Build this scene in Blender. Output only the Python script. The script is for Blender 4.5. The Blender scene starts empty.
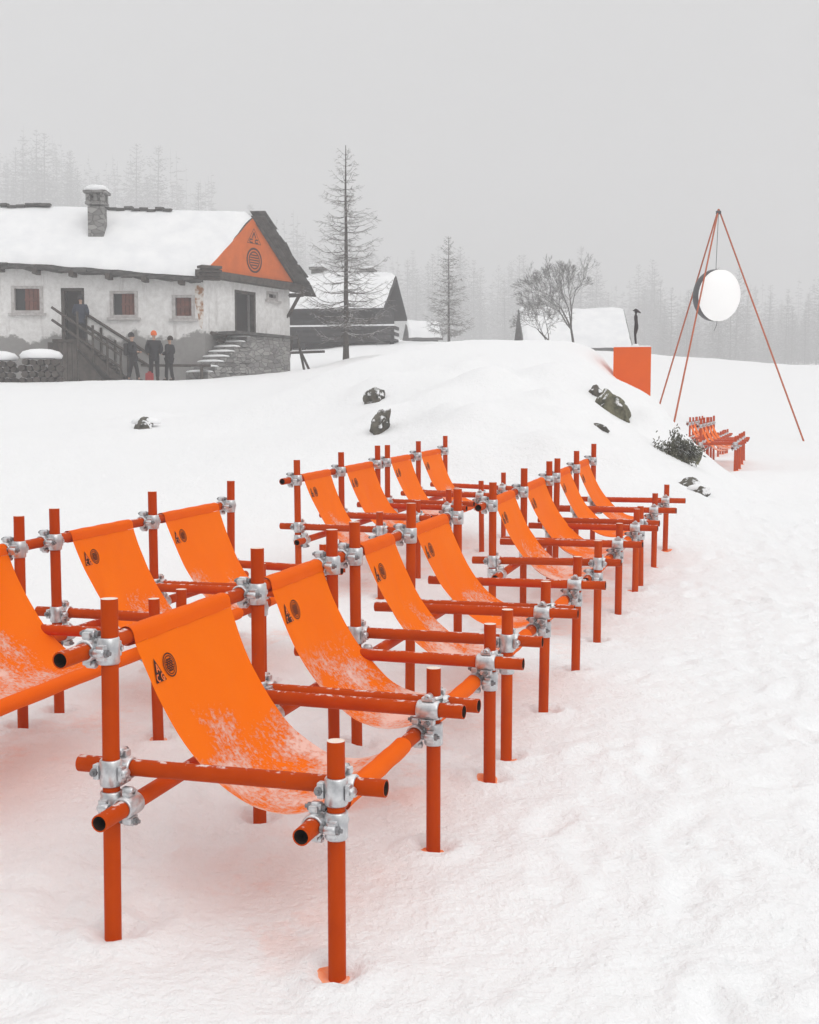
import bpy, bmesh, math, random
import numpy as np
from mathutils import Vector, Matrix

random.seed(7)
rng = np.random.default_rng(11)
PI = math.pi
scene = bpy.context.scene
COL = scene.collection

# ------------------------------------------------------------------ camera
FOC, PITCH, CAMH = 1194.0, math.radians(4.77), 1.5
cam_data = bpy.data.cameras.new('camera')
cam = bpy.data.objects.new('camera', cam_data)
COL.objects.link(cam)
cam.location = (0, 0, CAMH)
cam.rotation_euler = (PI / 2 - PITCH, 0, 0)
cam_data.sensor_fit = 'VERTICAL'
cam_data.sensor_height = 36.0
cam_data.lens = 36.0 * FOC / 1024.0
cam_data.clip_start = 0.05
cam_data.clip_end = 5000
scene.camera = cam


def ray(px, py):
    a, b = (px - 409.5) / FOC, (512 - py) / FOC
    return Vector((a, math.cos(PITCH) + b * math.sin(PITCH), -math.sin(PITCH) + b * math.cos(PITCH)))


def at(px, py, d):
    r = ray(px, py)
    return Vector((0, 0, CAMH)) + r * (d / r.y)


# ------------------------------------------------------------------ materials
def new_mat(name):
    m = bpy.data.materials.new(name)
    m.use_nodes = True
    nt = m.node_tree
    b = nt.nodes['Principled BSDF']
    return m, nt, b


def N(nt, kind, **kw):
    n = nt.nodes.new(kind)
    for k, v in kw.items():
        setattr(n, k, v)
    return n


def noise_node(nt, scale, detail=4, rough=0.55, coord='Object', dist=0.0):
    tc = N(nt, 'ShaderNodeTexCoord')
    n = N(nt, 'ShaderNodeTexNoise')
    n.inputs['Scale'].default_value = scale
    n.inputs['Detail'].default_value = detail
    n.inputs['Roughness'].default_value = rough
    n.inputs['Distortion'].default_value = dist
    nt.links.new(tc.outputs[coord], n.inputs['Vector'])
    return n


def maprange(nt, src, a, b, c=0.0, d=1.0):
    m = N(nt, 'ShaderNodeMapRange')
    m.inputs['From Min'].default_value = a
    m.inputs['From Max'].default_value = b
    m.inputs['To Min'].default_value = c
    m.inputs['To Max'].default_value = d
    nt.links.new(src, m.inputs['Value'])
    return m.outputs['Result']


def math_node(nt, op, a, b):
    m = N(nt, 'ShaderNodeMath', operation=op)
    for i, v in enumerate((a, b)):
        if isinstance(v, (int, float)):
            m.inputs[i].default_value = v
        else:
            nt.links.new(v, m.inputs[i])
    return m.outputs[0]


def mixcol(nt, fac, c1, c2):
    m = N(nt, 'ShaderNodeMix', data_type='RGBA')
    if isinstance(fac, (int, float)):
        m.inputs[0].default_value = fac
    else:
        nt.links.new(fac, m.inputs[0])
    for idx, c in ((6, c1), (7, c2)):
        if isinstance(c, tuple):
            m.inputs[idx].default_value = (*c, 1)
        else:
            nt.links.new(c, m.inputs[idx])
    return m.outputs[2]


def up_mask(nt, lo=0.7, hi=0.95):
    g = N(nt, 'ShaderNodeNewGeometry')
    s = N(nt, 'ShaderNodeSeparateXYZ')
    nt.links.new(g.outputs['Normal'], s.inputs[0])
    return maprange(nt, s.outputs['Z'], lo, hi)


def bump(nt, bsdf, height, strength=0.3, dist=0.01):
    b = N(nt, 'ShaderNodeBump')
    b.inputs['Strength'].default_value = strength
    b.inputs['Distance'].default_value = dist
    nt.links.new(height, b.inputs['Height'])
    nt.links.new(b.outputs[0], bsdf.inputs['Normal'])


def simple(name, c1, c2=None, scale=8, rough=0.7, metal=0.0, bmp=0.0, bdist=0.01, snow=None, detail=5, lo=0.35, hi=0.65, spec=0.2):
    m, nt, b = new_mat(name)
    n = noise_node(nt, scale, detail)
    f = maprange(nt, n.outputs['Fac'], lo, hi)
    col = mixcol(nt, f, c1, c2 or tuple(x * 0.75 for x in c1))
    if snow:
        n2 = noise_node(nt, snow[0], 3)
        f2 = maprange(nt, n2.outputs['Fac'], snow[1], snow[1] + 0.08)
        col = mixcol(nt, math_node(nt, 'MULTIPLY', f2, up_mask(nt, snow[2], snow[2] + 0.15)), col, (0.85, 0.85, 0.86))
    nt.links.new(col, b.inputs['Base Color'])
    b.inputs['Roughness'].default_value = rough
    b.inputs['Specular IOR Level'].default_value = spec
    b.inputs['Metallic'].default_value = metal
    if bmp:
        bump(nt, b, n.outputs['Fac'], bmp, bdist)
    return m


SNOWC = (0.91, 0.912, 0.918)
M = {}


def build_materials():
    # snow ground
    m, nt, b = new_mat('snow')
    n1 = noise_node(nt, 1.3, 5, 0.6)
    n2 = noise_node(nt, 9.0, 6, 0.65)
    n3 = noise_node(nt, 90.0, 3, 0.6)
    col = mixcol(nt, maprange(nt, n1.outputs['Fac'], 0.3, 0.7), SNOWC, (0.895, 0.897, 0.905))
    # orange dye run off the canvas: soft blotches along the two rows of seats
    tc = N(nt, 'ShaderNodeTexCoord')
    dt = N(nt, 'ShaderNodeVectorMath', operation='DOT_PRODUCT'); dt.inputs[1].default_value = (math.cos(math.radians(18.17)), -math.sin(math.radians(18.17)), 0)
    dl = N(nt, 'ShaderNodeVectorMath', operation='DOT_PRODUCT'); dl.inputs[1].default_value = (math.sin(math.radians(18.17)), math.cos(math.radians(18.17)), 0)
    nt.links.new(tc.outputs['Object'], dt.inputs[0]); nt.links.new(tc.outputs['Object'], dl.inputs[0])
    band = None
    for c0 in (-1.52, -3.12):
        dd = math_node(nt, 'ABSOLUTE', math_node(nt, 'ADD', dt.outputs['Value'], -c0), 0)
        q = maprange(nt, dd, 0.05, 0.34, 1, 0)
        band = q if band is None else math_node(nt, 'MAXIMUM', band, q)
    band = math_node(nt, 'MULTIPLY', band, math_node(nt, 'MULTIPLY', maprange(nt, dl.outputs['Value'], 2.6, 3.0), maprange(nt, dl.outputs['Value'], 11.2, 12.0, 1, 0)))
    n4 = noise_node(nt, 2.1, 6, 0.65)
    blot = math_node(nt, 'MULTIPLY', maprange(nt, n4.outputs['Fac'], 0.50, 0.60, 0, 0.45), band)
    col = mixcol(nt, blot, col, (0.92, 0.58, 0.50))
    nt.links.new(col, b.inputs['Base Color'])
    b.inputs['Roughness'].default_value = 0.75
    b.inputs['Specular IOR Level'].default_value = 0.2
    n6 = noise_node(nt, 27.0, 4, 0.6)
    h = math_node(nt, 'ADD', math_node(nt, 'ADD', n2.outputs['Fac'], math_node(nt, 'MULTIPLY', n6.outputs['Fac'], 0.6)), math_node(nt, 'MULTIPLY', n3.outputs['Fac'], 0.08))
    bump(nt, b, h, 0.55, 0.045)
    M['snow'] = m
    M['roof_snow'] = simple('roof_snow', SNOWC, (0.84, 0.845, 0.86), 1.5, 0.8, bmp=0.3, bdist=0.1)
    # pipe
    m, nt, b = new_mat('orange_pipe_paint')
    n1 = noise_node(nt, 5.0, 4)
    oi = N(nt, 'ShaderNodeObjectInfo')
    c = mixcol(nt, oi.outputs['Random'], (0.50, 0.052, 0.0), (0.58, 0.072, 0.0))
    c = mixcol(nt, maprange(nt, n1.outputs['Fac'], 0.3, 0.7), c, (0.45, 0.046, 0.0))
    n5 = noise_node(nt, 60.0, 4)
    c = mixcol(nt, maprange(nt, n5.outputs['Fac'], 0.70, 0.74), c, (0.34, 0.07, 0.03))
    n2 = noise_node(nt, 45.0, 3)
    n3 = noise_node(nt, 4.0, 2)
    sm = math_node(nt, 'ADD', n2.outputs['Fac'], math_node(nt, 'MULTIPLY', n3.outputs['Fac'], 0.5))
    sm = maprange(nt, sm, 0.77, 0.88, 0, 0.85)
    sm = math_node(nt, 'MULTIPLY', sm, up_mask(nt, 0.86, 0.97))
    g = N(nt, 'ShaderNodeNewGeometry')
    s = N(nt, 'ShaderNodeSeparateXYZ')
    nt.links.new(g.outputs['Normal'], s.inputs[0])
    cap = maprange(nt, s.outputs['Z'], 0.9985, 0.9995)
    tcz = N(nt, 'ShaderNodeTexCoord')
    sep = N(nt, 'ShaderNodeSeparateXYZ')
    nt.links.new(tcz.outputs['Object'], sep.inputs[0])
    c = mixcol(nt, sm, c, (0.86, 0.80, 0.77))
    nt.links.new(c, b.inputs['Base Color'])
    b.inputs['Roughness'].default_value = 0.5
    b.inputs['Specular IOR Level'].default_value = 0.06
    bump(nt, b, n2.outputs['Fac'], 0.08, 0.003)
    M['pipe'] = m
    M['cap'] = simple('frosted_post_top', (0.86, 0.66, 0.52), (0.85, 0.80, 0.76), 40, 0.8)
    M['bore_shade'] = simple('dark_pipe_inside', (0.05, 0.022, 0.015), (0.02, 0.012, 0.01), 30, 0.8)  # near-black base colour carries the shade inside the open tube ends
    # coupler
    m, nt, b = new_mat('galvanised_steel')
    n1 = noise_node(nt, 45, 4)
    c = mixcol(nt, maprange(nt, n1.outputs['Fac'], 0.35, 0.65), (0.70, 0.71, 0.72), (0.50, 0.51, 0.53))
    n2 = noise_node(nt, 30, 3)
    c = mixcol(nt, math_node(nt, 'MULTIPLY', maprange(nt, n2.outputs['Fac'], 0.42, 0.5), up_mask(nt, 0.6, 0.85)), c, (0.85, 0.85, 0.86))
    nt.links.new(c, b.inputs['Base Color'])
    b.inputs['Metallic'].default_value = 0.78
    b.inputs['Roughness'].default_value = 0.36
    bump(nt, b, n1.outputs['Fac'], 0.2, 0.003)
    M['coupler'] = m
    M['bolt'] = simple('bolt_steel', (0.33, 0.33, 0.34), (0.22, 0.22, 0.23), 60, 0.45, 0.7)

    # sling fabric
    def fabric(name, base, dark, snowy, transl):
        m, nt, b = new_mat(name)
        n1 = noise_node(nt, 3.0, 4)
        c = mixcol(nt, maprange(nt, n1.outputs['Fac'], 0.3, 0.7), base, dark)
        if snowy:
            tc = N(nt, 'ShaderNodeTexCoord')
            sp = N(nt, 'ShaderNodeSeparateXYZ')
            nt.links.new(tc.outputs['Object'], sp.inputs[0])
            low = maprange(nt, sp.outputs['Z'], 0.62, 0.38)
            # clumpy powder snow lying on the seat
            oi = N(nt, 'ShaderNodeObjectInfo')
            va = N(nt, 'ShaderNodeVectorMath', operation='ADD')
            vm = N(nt, 'ShaderNodeVectorMath', operation='SCALE')
            vm.inputs[0].default_value = (17, 9, 5)
            nt.links.new(oi.outputs['Random'], vm.inputs['Scale'])
            nt.links.new(tc.outputs['Object'], va.inputs[0])
            nt.links.new(vm.outputs[0], va.inputs[1])
            a = N(nt, 'ShaderNodeTexNoise'); a.inputs['Scale'].default_value = 62; a.inputs['Detail'].default_value = 6; a.inputs['Roughness'].default_value = 0.75
            bb = N(nt, 'ShaderNodeTexNoise'); bb.inputs['Scale'].default_value = 5; bb.inputs['Detail'].default_value = 3
            nt.links.new(va.outputs[0], a.inputs['Vector']); nt.links.new(va.outputs[0], bb.inputs['Vector'])
            amt = math_node(nt, 'ADD', math_node(nt, 'MULTIPLY', a.outputs['Fac'], 1.0), math_node(nt, 'MULTIPLY', bb.outputs['Fac'], 1.05))
            amt = math_node(nt, 'ADD', amt, math_node(nt, 'MULTIPLY', oi.outputs['Random'], 0.14))
            thr = math_node(nt, 'ADD', amt, math_node(nt, 'MULTIPLY', low, 0.30))
            f = maprange(nt, thr, 1.28, 1.50, 0.0, 0.68)
            f = math_node(nt, 'MULTIPLY', f, maprange(nt, low, 0.0, 0.30))
            g = N(nt, 'ShaderNodeNewGeometry')
            c = mixcol(nt, f, c, (0.86, 0.78, 0.74))
            bump(nt, b, math_node(nt, 'ADD', math_node(nt, 'MULTIPLY', a.outputs['Fac'], 0.25), f), 0.5, 0.012)
        nt.links.new(c, b.inputs['Base Color'])
        b.inputs['Roughness'].default_value = 0.6
        b.inputs['Specular IOR Level'].default_value = 0.06
        tr = N(nt, 'ShaderNodeBsdfTranslucent')
        nt.links.new(c, tr.inputs['Color'])
        mx = N(nt, 'ShaderNodeMixShader')
        mx.inputs[0].default_value = transl
        out = nt.nodes['Material Output']
        nt.links.new(b.outputs[0], mx.inputs[1]); nt.links.new(tr.outputs[0], mx.inputs[2])
        nt.links.new(mx.outputs[0], out.inputs['Surface'])
        return m
    M['fabric'] = fabric('orange_canvas', (0.98, 0.192, 0.0), (0.95, 0.172, 0.0), True, 0.14)
    M['sleeve'] = fabric('orange_canvas_hem', (0.92, 0.145, 0.0), (0.87, 0.125, 0.0), False, 0.1)  # darker hem: shade and lower translucency of doubled cloth put into the colour
    M['ink'] = simple('black_print', (0.03, 0.012, 0.008), (0.07, 0.02, 0.01), 50, 0.7)
    M['ink_gap'] = simple('orange_print_gap', (0.85, 0.16, 0.03), (0.80, 0.2, 0.06), 50, 0.7)
    M['smudge'] = simple('orange_stained_snow', (0.95, 0.20, 0.03), (0.90, 0.50, 0.36), 16, 0.8, detail=6)
    M['pedestal'] = simple('orange_pedestal_paint', (0.80, 0.112, 0.0), (0.75, 0.10, 0.0), 2, 0.8, spec=0.05)
    M['bronze'] = simple('dark_bronze', (0.045, 0.030, 0.034), (0.025, 0.018, 0.02), 14, 0.55, 0.2)
    M['tripod'] = simple('red_brown_pole_paint', (0.50, 0.095, 0.02), (0.42, 0.08, 0.018), 3, 0.6, spec=0.1)
    M['drum'] = simple('dark_lamp_housing', (0.05, 0.05, 0.055), (0.07, 0.07, 0.075), 6, 0.5, 0.3)
    m, nt, b = new_mat('lamp_diffuser')
    b.inputs['Base Color'].default_value = (0.72, 0.72, 0.72, 1)
    b.inputs['Emission Color'].default_value = (1, 0.99, 0.97, 1)
    b.inputs['Emission Strength'].default_value = 0.27
    M['diffuser'] = m
    M['rock'] = simple('lichen_rock', (0.16, 0.15, 0.125), (0.045, 0.045, 0.042), 7, 0.85, bmp=0.9, bdist=0.06, snow=(8, 0.50, 0.15), detail=8)
    M['rock_green'] = simple('mossy_rock', (0.22, 0.21, 0.14), (0.06, 0.06, 0.045), 8, 0.9, bmp=0.9, bdist=0.06, snow=(9, 0.54, 0.3), detail=8)
    M['shrub'] = simple('frosted_evergreen', (0.19, 0.185, 0.14), (0.055, 0.06, 0.045), 7, 0.85, snow=(9, 0.52, 0.4))
    M['bark'] = simple('bark', (0.085, 0.07, 0.06), (0.05, 0.042, 0.038), 12, 0.9, bmp=0.5, snow=(6, 0.52, 0.6))
    M['twig'] = simple('twigs', (0.10, 0.085, 0.072), (0.07, 0.06, 0.052), 10, 0.9, snow=(3, 0.40, 0.35))
    M['frost_twig'] = simple('frosted_twigs', (0.13, 0.125, 0.12), (0.10, 0.095, 0.09), 4, 0.9, snow=(3, 0.50, 0.4))
    M['wood'] = simple('weathered_wood', (0.10, 0.085, 0.075), (0.05, 0.042, 0.038), 6, 0.8, bmp=0.3, snow=(5, 0.55, 0.8))
    M['chalet'] = simple('dark_chalet_boards', (0.045, 0.042, 0.044), (0.030, 0.028, 0.03), 3, 0.8)
    M['slab'] = simple('roof_stone_slabs', (0.12, 0.115, 0.11), (0.055, 0.053, 0.052), 4, 0.85, bmp=0.6, bdist=0.05, snow=(4, 0.55, 0.8))
    M['gable'] = simple('orange_gable_boards', (0.68, 0.145, 0.02), (0.60, 0.125, 0.018), 3, 0.8, spec=0.05)
    M['shutter'] = simple('reddish_brown_wood', (0.20, 0.075, 0.055), (0.13, 0.055, 0.042), 7, 0.7)
    M['frame'] = simple('white_painted_frame', (0.55, 0.53, 0.52), (0.40, 0.37, 0.36), 8, 0.7)
    m, nt, b = new_mat('dark_glass')
    b.inputs['Base Color'].default_value = (0.02, 0.022, 0.025, 1)
    b.inputs['Roughness'].default_value = 0.12
    M['glass'] = m
    M['dark_in'] = simple('dark_interior', (0.03, 0.027, 0.026), (0.02, 0.018, 0.018), 3, 0.9)

    # masonry
    m, nt, b = new_mat('rough_stone_masonry')
    tc = N(nt, 'ShaderNodeTexCoord')
    mp = N(nt, 'ShaderNodeMapping'); mp.inputs['Scale'].default_value = (1, 1, 2.2)
    nt.links.new(tc.outputs['Object'], mp.inputs[0])
    v = N(nt, 'ShaderNodeTexVoronoi'); v.inputs['Scale'].default_value = 3.2
    v2 = N(nt, 'ShaderNodeTexVoronoi', feature='DISTANCE_TO_EDGE'); v2.inputs['Scale'].default_value = 3.2
    nt.links.new(mp.outputs[0], v.inputs['Vector']); nt.links.new(mp.outputs[0], v2.inputs['Vector'])
    hv = N(nt, 'ShaderNodeSeparateColor'); nt.links.new(v.outputs['Color'], hv.inputs[0])
    c = mixcol(nt, hv.outputs[0], (0.34, 0.33, 0.32), (0.17, 0.165, 0.16))
    c = mixcol(nt, maprange(nt, v2.outputs['Distance'], 0.0, 0.06, 1, 0), c, (0.12, 0.115, 0.11))
    nt.links.new(c, b.inputs['Base Color']); b.inputs['Roughness'].default_value = 0.9
    bump(nt, b, maprange(nt, v2.outputs['Distance'], 0.0, 0.1), 0.7, 0.05)
    M['masonry'] = m

    # stained plaster: white lime wash above, bare grey render below, brown drips
    m, nt, b = new_mat('stained_plaster')
    tc = N(nt, 'ShaderNodeTexCoord')
    sp = N(nt, 'ShaderNodeSeparateXYZ'); nt.links.new(tc.outputs['Object'], sp.inputs[0])
    n1 = noise_node(nt, 0.9, 5, 0.6); n2 = noise_node(nt, 5, 6, 0.65)
    c = mixcol(nt, maprange(nt, n2.outputs['Fac'], 0.30, 0.62), (0.88, 0.87, 0.86), (0.70, 0.685, 0.67))
    mp = N(nt, 'ShaderNodeMapping'); mp.inputs['Scale'].default_value = (2.6, 2.6, 0.35)
    nt.links.new(tc.outputs['Object'], mp.inputs[0])
    n3 = N(nt, 'ShaderNodeTexNoise'); n3.inputs['Scale'].default_value = 1.0; n3.inputs['Detail'].default_value = 6; n3.inputs['Roughness'].default_value = 0.7
    nt.links.new(mp.outputs[0], n3.inputs['Vector'])
    c = mixcol(nt, maprange(nt, n3.outputs['Fac'], 0.56, 0.74, 0, 0.7), c, (0.34, 0.31, 0.29))
    zz = math_node(nt, 'ADD', sp.outputs['Z'], math_node(nt, 'MULTIPLY', n1.outputs['Fac'], 1.6))
    zz = math_node(nt, 'ADD', zz, math_node(nt, 'MULTIPLY', n2.outputs['Fac'], 0.5))
    c = mixcol(nt, maprange(nt, zz, 2.42, 2.55, 1, 0), c, mixcol(nt, n2.outputs['Fac'], (0.33, 0.32, 0.31), (0.21, 0.20, 0.195)))
    nt.links.new(c, b.inputs['Base Color']); b.inputs['Roughness'].default_value = 0.9
    bump(nt, b, n2.outputs['Fac'], 0.4, 0.03)
    M['plaster'] = m
    M['plaster_far'] = simple('pale_plaster', (0.45, 0.45, 0.45), (0.36, 0.36, 0.36), 2, 0.9)
    M['stain'] = simple('rusty_brown_stain', (0.36, 0.17, 0.08), (0.74, 0.70, 0.66), 4, 0.9, detail=7, lo=.42, hi=.56)
    for k, c in {'jacket_black': (0.022, 0.022, 0.026), 'jacket_navy': (0.035, 0.045, 0.07), 'trouser': (0.02, 0.02, 0.022),
                 'beanie': (0.85, 0.15, 0.02), 'dark_hat': (0.03, 0.028, 0.03), 'hair': (0.04, 0.028, 0.02), 'skin': (0.50, 0.31, 0.23),
                 'boot': (0.03, 0.025, 0.02), 'red_bag': (0.35, 0.04, 0.04)}.items():
        M[k] = simple(k, c, tuple(x * 0.8 for x in c), 20, 0.8)


build_materials()


# ------------------------------------------------------------------ mesh builder
class MB:
    def __init__(self):
        self.v, self.f, self.m, self.s = [], [], [], []

    def add(self, vs, fs, mi=0, smooth=False):
        o = len(self.v)
        self.v.extend([tuple(x) for x in vs])
        for f in fs:
            self.f.append([i + o for i in f]); self.m.append(mi); self.s.append(smooth)

    def box(self, c, size, rot=None, mi=0):
        R = rot or Matrix.Identity(3)
        c = Vector(c)
        vs = [c + R @ Vector((sx * size[0] / 2, sy * size[1] / 2, sz * size[2] / 2)) for sx in (-1, 1) for sy in (-1, 1) for sz in (-1, 1)]
        self.add(vs, [(0, 1, 3, 2), (4, 6, 7, 5), (0, 4, 5, 1), (2, 3, 7, 6), (0, 2, 6, 4), (1, 5, 7, 3)], mi)

    def cbox(self, c, size, rot=None, ch=0.01, mi=0):
        """box with chamfered long edges (all twelve)"""
        bm = bmesh.new()
        bmesh.ops.create_cube(bm, size=1)
        for v in bm.verts:
            v.co = Vector((v.co.x * size[0], v.co.y * size[1], v.co.z * size[2]))
        bmesh.ops.bevel(bm, geom=bm.edges[:], offset=ch, segments=2, affect='EDGES', profile=0.6)
        R = rot or Matrix.Identity(3)
        c = Vector(c)
        bm.verts.index_update()
        self.add([c + R @ v.co for v in bm.verts], [[v.index for v in f.verts] for f in bm.faces], mi)
        bm.free()

    @staticmethod
    def basis(d):
        d = Vector(d).normalized()
        a = Vector((0, 0, 1)) if abs(d.z) < 0.9 else Vector((1, 0, 0))
        x = a.cross(d).normalized()
        return x, d.cross(x), d

    def tube(self, p0, p1, r0, r1=None, seg=16, hollow=0.0, caps=(True, True), mi=0, cap_mi=None, in_mi=None):
        r1 = r0 if r1 is None else r1
        p0, p1 = Vector(p0), Vector(p1)
        x, y, d = self.basis(p1 - p0)
        def ring(p, r):
            return [p + (x * math.cos(2 * PI * k / seg) + y * math.sin(2 * PI * k / seg)) * r for k in range(seg)]
        side = [(k, (k + 1) % seg, seg + (k + 1) % seg, seg + k) for k in range(seg)]
        self.add(ring(p0, r0) + ring(p1, r1), side, mi, True)
        if hollow:
            ri = r0 - hollow
            for p, s in ((p0, 1), (p1, -1)):
                self.add(ring(p, r0) + ring(p, ri), side if s < 0 else [f[::-1] for f in side], mi)
                self.add(ring(p, ri) + ring(p + d * s * 0.16, ri), side, in_mi if in_mi is not None else mi, True)
                self.add(ring(p + d * s * 0.16, ri), [list(range(seg))], in_mi if in_mi is not None else mi)
        else:
            cm = mi if cap_mi is None else cap_mi
            if caps[0]:
                self.add(ring(p0, r0), [list(range(seg))[::-1]], mi)
            if caps[1]:
                self.add(ring(p1, r1), [list(range(seg))], cm)

    def ring(self, c, axis, ro, ri, h, seg=20, mi=0):
        c = Vector(c)
        x, y, d = self.basis(axis)
        prof = [(ri, -h / 2), (ro - 0.003, -h / 2), (ro, -h / 2 + 0.004), (ro, h / 2 - 0.004), (ro - 0.003, h / 2), (ri, h / 2)]
        n = len(prof)
        vs = []
        for k in range(seg):
            a = 2 * PI * k / seg
            u = x * math.cos(a) + y * math.sin(a)
            vs += [c + u * r + d * z for r, z in prof]
        fs = []
        for k in range(seg):
            k2 = (k + 1) % seg
            for j in range(n):
                j2 = (j + 1) % n
                fs.append((k * n + j, k2 * n + j, k2 * n + j2, k * n + j2))
        self.add(vs, fs, mi, True)

    def polytube(self, pts, rads, seg=3, mi=0, cap=False):
        pts = [Vector(p) for p in pts]
        vs = []
        for i, p in enumerate(pts):
            d = (pts[min(i + 1, len(pts) - 1)] - pts[max(i - 1, 0)])
            if d.length < 1e-9:
                d = Vector((0, 0, 1))
            x, y, _ = self.basis(d)
            vs += [p + (x * math.cos(2 * PI * k / seg) + y * math.sin(2 * PI * k / seg)) * rads[i] for k in range(seg)]
        fs = []
        for i in range(len(pts) - 1):
            for k in range(seg):
                k2 = (k + 1) % seg
                fs.append((i * seg + k, i * seg + k2, (i + 1) * seg + k2, (i + 1) * seg + k))
        self.add(vs, fs, mi, True)
        if cap:
            n = len(pts) - 1
            self.add(vs[n * seg:], [list(range(seg))], mi, True)
            self.add(vs[:seg], [list(range(seg))[::-1]], mi, True)

    def prism(self, poly, off, mi=0):
        """poly: list of Vectors (planar), extruded by vector off"""
        n = len(poly)
        a = [Vector(p) for p in poly]
        b = [p + Vector(off) for p in a]
        self.add(a + b, [list(range(n))[::-1], list(range(n, 2 * n))] + [(i, (i + 1) % n, n + (i + 1) % n, n + i) for i in range(n)], mi)

    def grid(self, P, mi=0, smooth=True):
        """P[i][j] -> Vector"""
        ni, nj = len(P), len(P[0])
        self.add([p for row in P for p in row], [(i * nj + j, (i + 1) * nj + j, (i + 1) * nj + j + 1, i * nj + j + 1) for i in range(ni - 1) for j in range(nj - 1)], mi, smooth)

    def loft(self, rings, mi=0):
        """rings: list of lists of points, same count"""
        n = len(rings[0])
        vs = [p for r in rings for p in r]
        fs = [(i * n + k, i * n + (k + 1) % n, (i + 1) * n + (k + 1) % n, (i + 1) * n + k) for i in range(len(rings) - 1) for k in range(n)]
        fs += [list(range(n))[::-1], [(len(rings) - 1) * n + k for k in range(n)]]
        self.add(vs, fs, mi, True)

    def mesh(self, name, mats):
        me = bpy.data.meshes.new(name)
        me.from_pydata(self.v, [], self.f)
        for m in (mats if isinstance(mats, (list, tuple)) else [mats]):
            me.materials.append(m)
        me.polygons.foreach_set('material_index', self.m)
        me.polygons.foreach_set('use_smooth', self.s)
        me.update()
        return me

    def build(self, name, mats, parent=None):
        return link(name, self.mesh(name, mats), parent)


def link(name, data, parent=None, loc=None):
    o = bpy.data.objects.new(name, data)
    COL.objects.link(o)
    if parent is not None:
        o.parent = parent
    if loc is not None:
        o.location = loc
    return o


def thing(name, label, cat, loc=(0, 0, 0), rz=0.0, group=None):
    o = link(name, None, None, loc)
    o.empty_display_size = 0.1
    o.rotation_euler = (0, 0, rz)
    return tag(o, label, cat, group)


def tag(o, label, cat, group=None):
    o['label'] = label
    o['category'] = cat
    if group:
        o['group'] = group
    return o


# ------------------------------------------------------------------ numpy noise
def vnoise(x, y, seed):
    xi, yi = np.floor(x).astype(np.int64), np.floor(y).astype(np.int64)
    xf, yf = x - xi, y - yi
    def h(a, b):
        n = (a * 374761393 + b * 668265263 + seed * 982451653) & 0xFFFFFFFF
        n = ((n ^ (n >> 13)) * 1274126177) & 0xFFFFFFFF
        return ((n ^ (n >> 16)) & 0xFFFF) / 65535.0
    u, v = xf * xf * (3 - 2 * xf), yf * yf * (3 - 2 * yf)
    return (h(xi, yi) * (1 - u) + h(xi + 1, yi) * u) * (1 - v) + (h(xi, yi + 1) * (1 - u) + h(xi + 1, yi + 1) * u) * v - 0.5


def fbm(x, y, seed, oct=4):
    t = 0; a = 1.0; f = 1.0
    for i in range(oct):
        t = t + a * vnoise(x * f, y * f, seed + i * 17)
        a *= 0.5; f *= 2.03
    return t


# ------------------------------------------------------------------ benches' layout (metres)
YAW = math.radians(18.17)
EV = Vector((math.sin(YAW), math.cos(YAW), 0))       # along the rows
RV = Vector((math.cos(YAW), -math.sin(YAW), 0))      # the way the seats face
CH = 0.678                                           # back post to front post
HB, HF = 0.99, 0.636


def sp(s, p, z=0):
    return EV * s + RV * p + Vector((0, 0, z))


BENCH = [
    dict(sb=[2.877, 3.845, 4.565, 4.832, 5.60, 6.461], sf=[2.893, 3.779, 4.545, 4.833, 5.608, 6.467], pf=-1.155, z=0.0, k=0.0208,
         label='orange tube bench nearest the camera in the right-hand row, four sling seats dusted with snow'),
    dict(sb=[2.40, 3.28, 4.57, 4.848, 5.755, 6.686], sf=[2.35, 3.20, 4.602, 4.826, 5.693, 6.56], pf=-2.69, z=0.004, k=0.0189,
         label='orange tube bench of the left-hand row cut off by the left photo edge'),
    dict(sb=[7.352, 8.247, 9.154, 9.423, 10.316, 11.2], sf=[7.325, 8.22, 9.108, 9.384, 10.299, 11.195], pf=-1.178, z=0.075, k=0.0342,
         label='orange tube bench second in the right-hand row, its far end beside the snowy bank'),
    dict(sb=[8.061, 8.945, 9.814, 10.065, 10.972, 11.892], sf=[7.964, 8.831, 9.698, 9.922, 10.789, 11.656], pf=-2.832, z=0.169, k=0.025,
         label='orange tube bench second in the left-hand row, behind the aisle and below the rocks'),
]


def far_bench(px, py_top, d, label):
    P = at(px, py_top, d)
    s, p = P.dot(EV), P.dot(RV)
    o = [0, .88, 1.75, 2.0, 2.88, 3.75]
    BENCH.append(dict(sb=[s + a for a in o], sf=[s + a for a in o], pf=p + CH, z=P.z - HB, k=0.01, label=label))


far_bench(701, 418.5, 24.0, 'distant orange tube bench at the lamp tripod, half hidden by the shrub')
far_bench(690, 417.5, 29.2, 'farthest orange tube bench, only its post tops showing behind the shrub')

# ------------------------------------------------------------------ terrain
CP = []
def cp(px, py, d): CP.append(tuple(at(px, py, d)))
def cw(x, y, z): CP.append((x, y, z))
for b in BENCH[:4]:
    for i in (0, 2, 5):
        g = b['z'] + b['k'] * (b['sb'][i] - b['sb'][0])
        for p in (b['pf'], b['pf'] - CH):
            q = sp(b['sb'][i], p); cw(q.x, q.y, g)
for b in BENCH[4:]:
    for s in (b['sb'][0], b['sb'][5]):
        for p in (b['pf'], b['pf'] - CH):
            q = sp(s, p); cw(q.x, q.y, b['z'])
q = sp(2.89, -1.155); cw(q.x, q.y, -.045); q = sp(2.5, -.9); cw(q.x, q.y, -.05)
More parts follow.
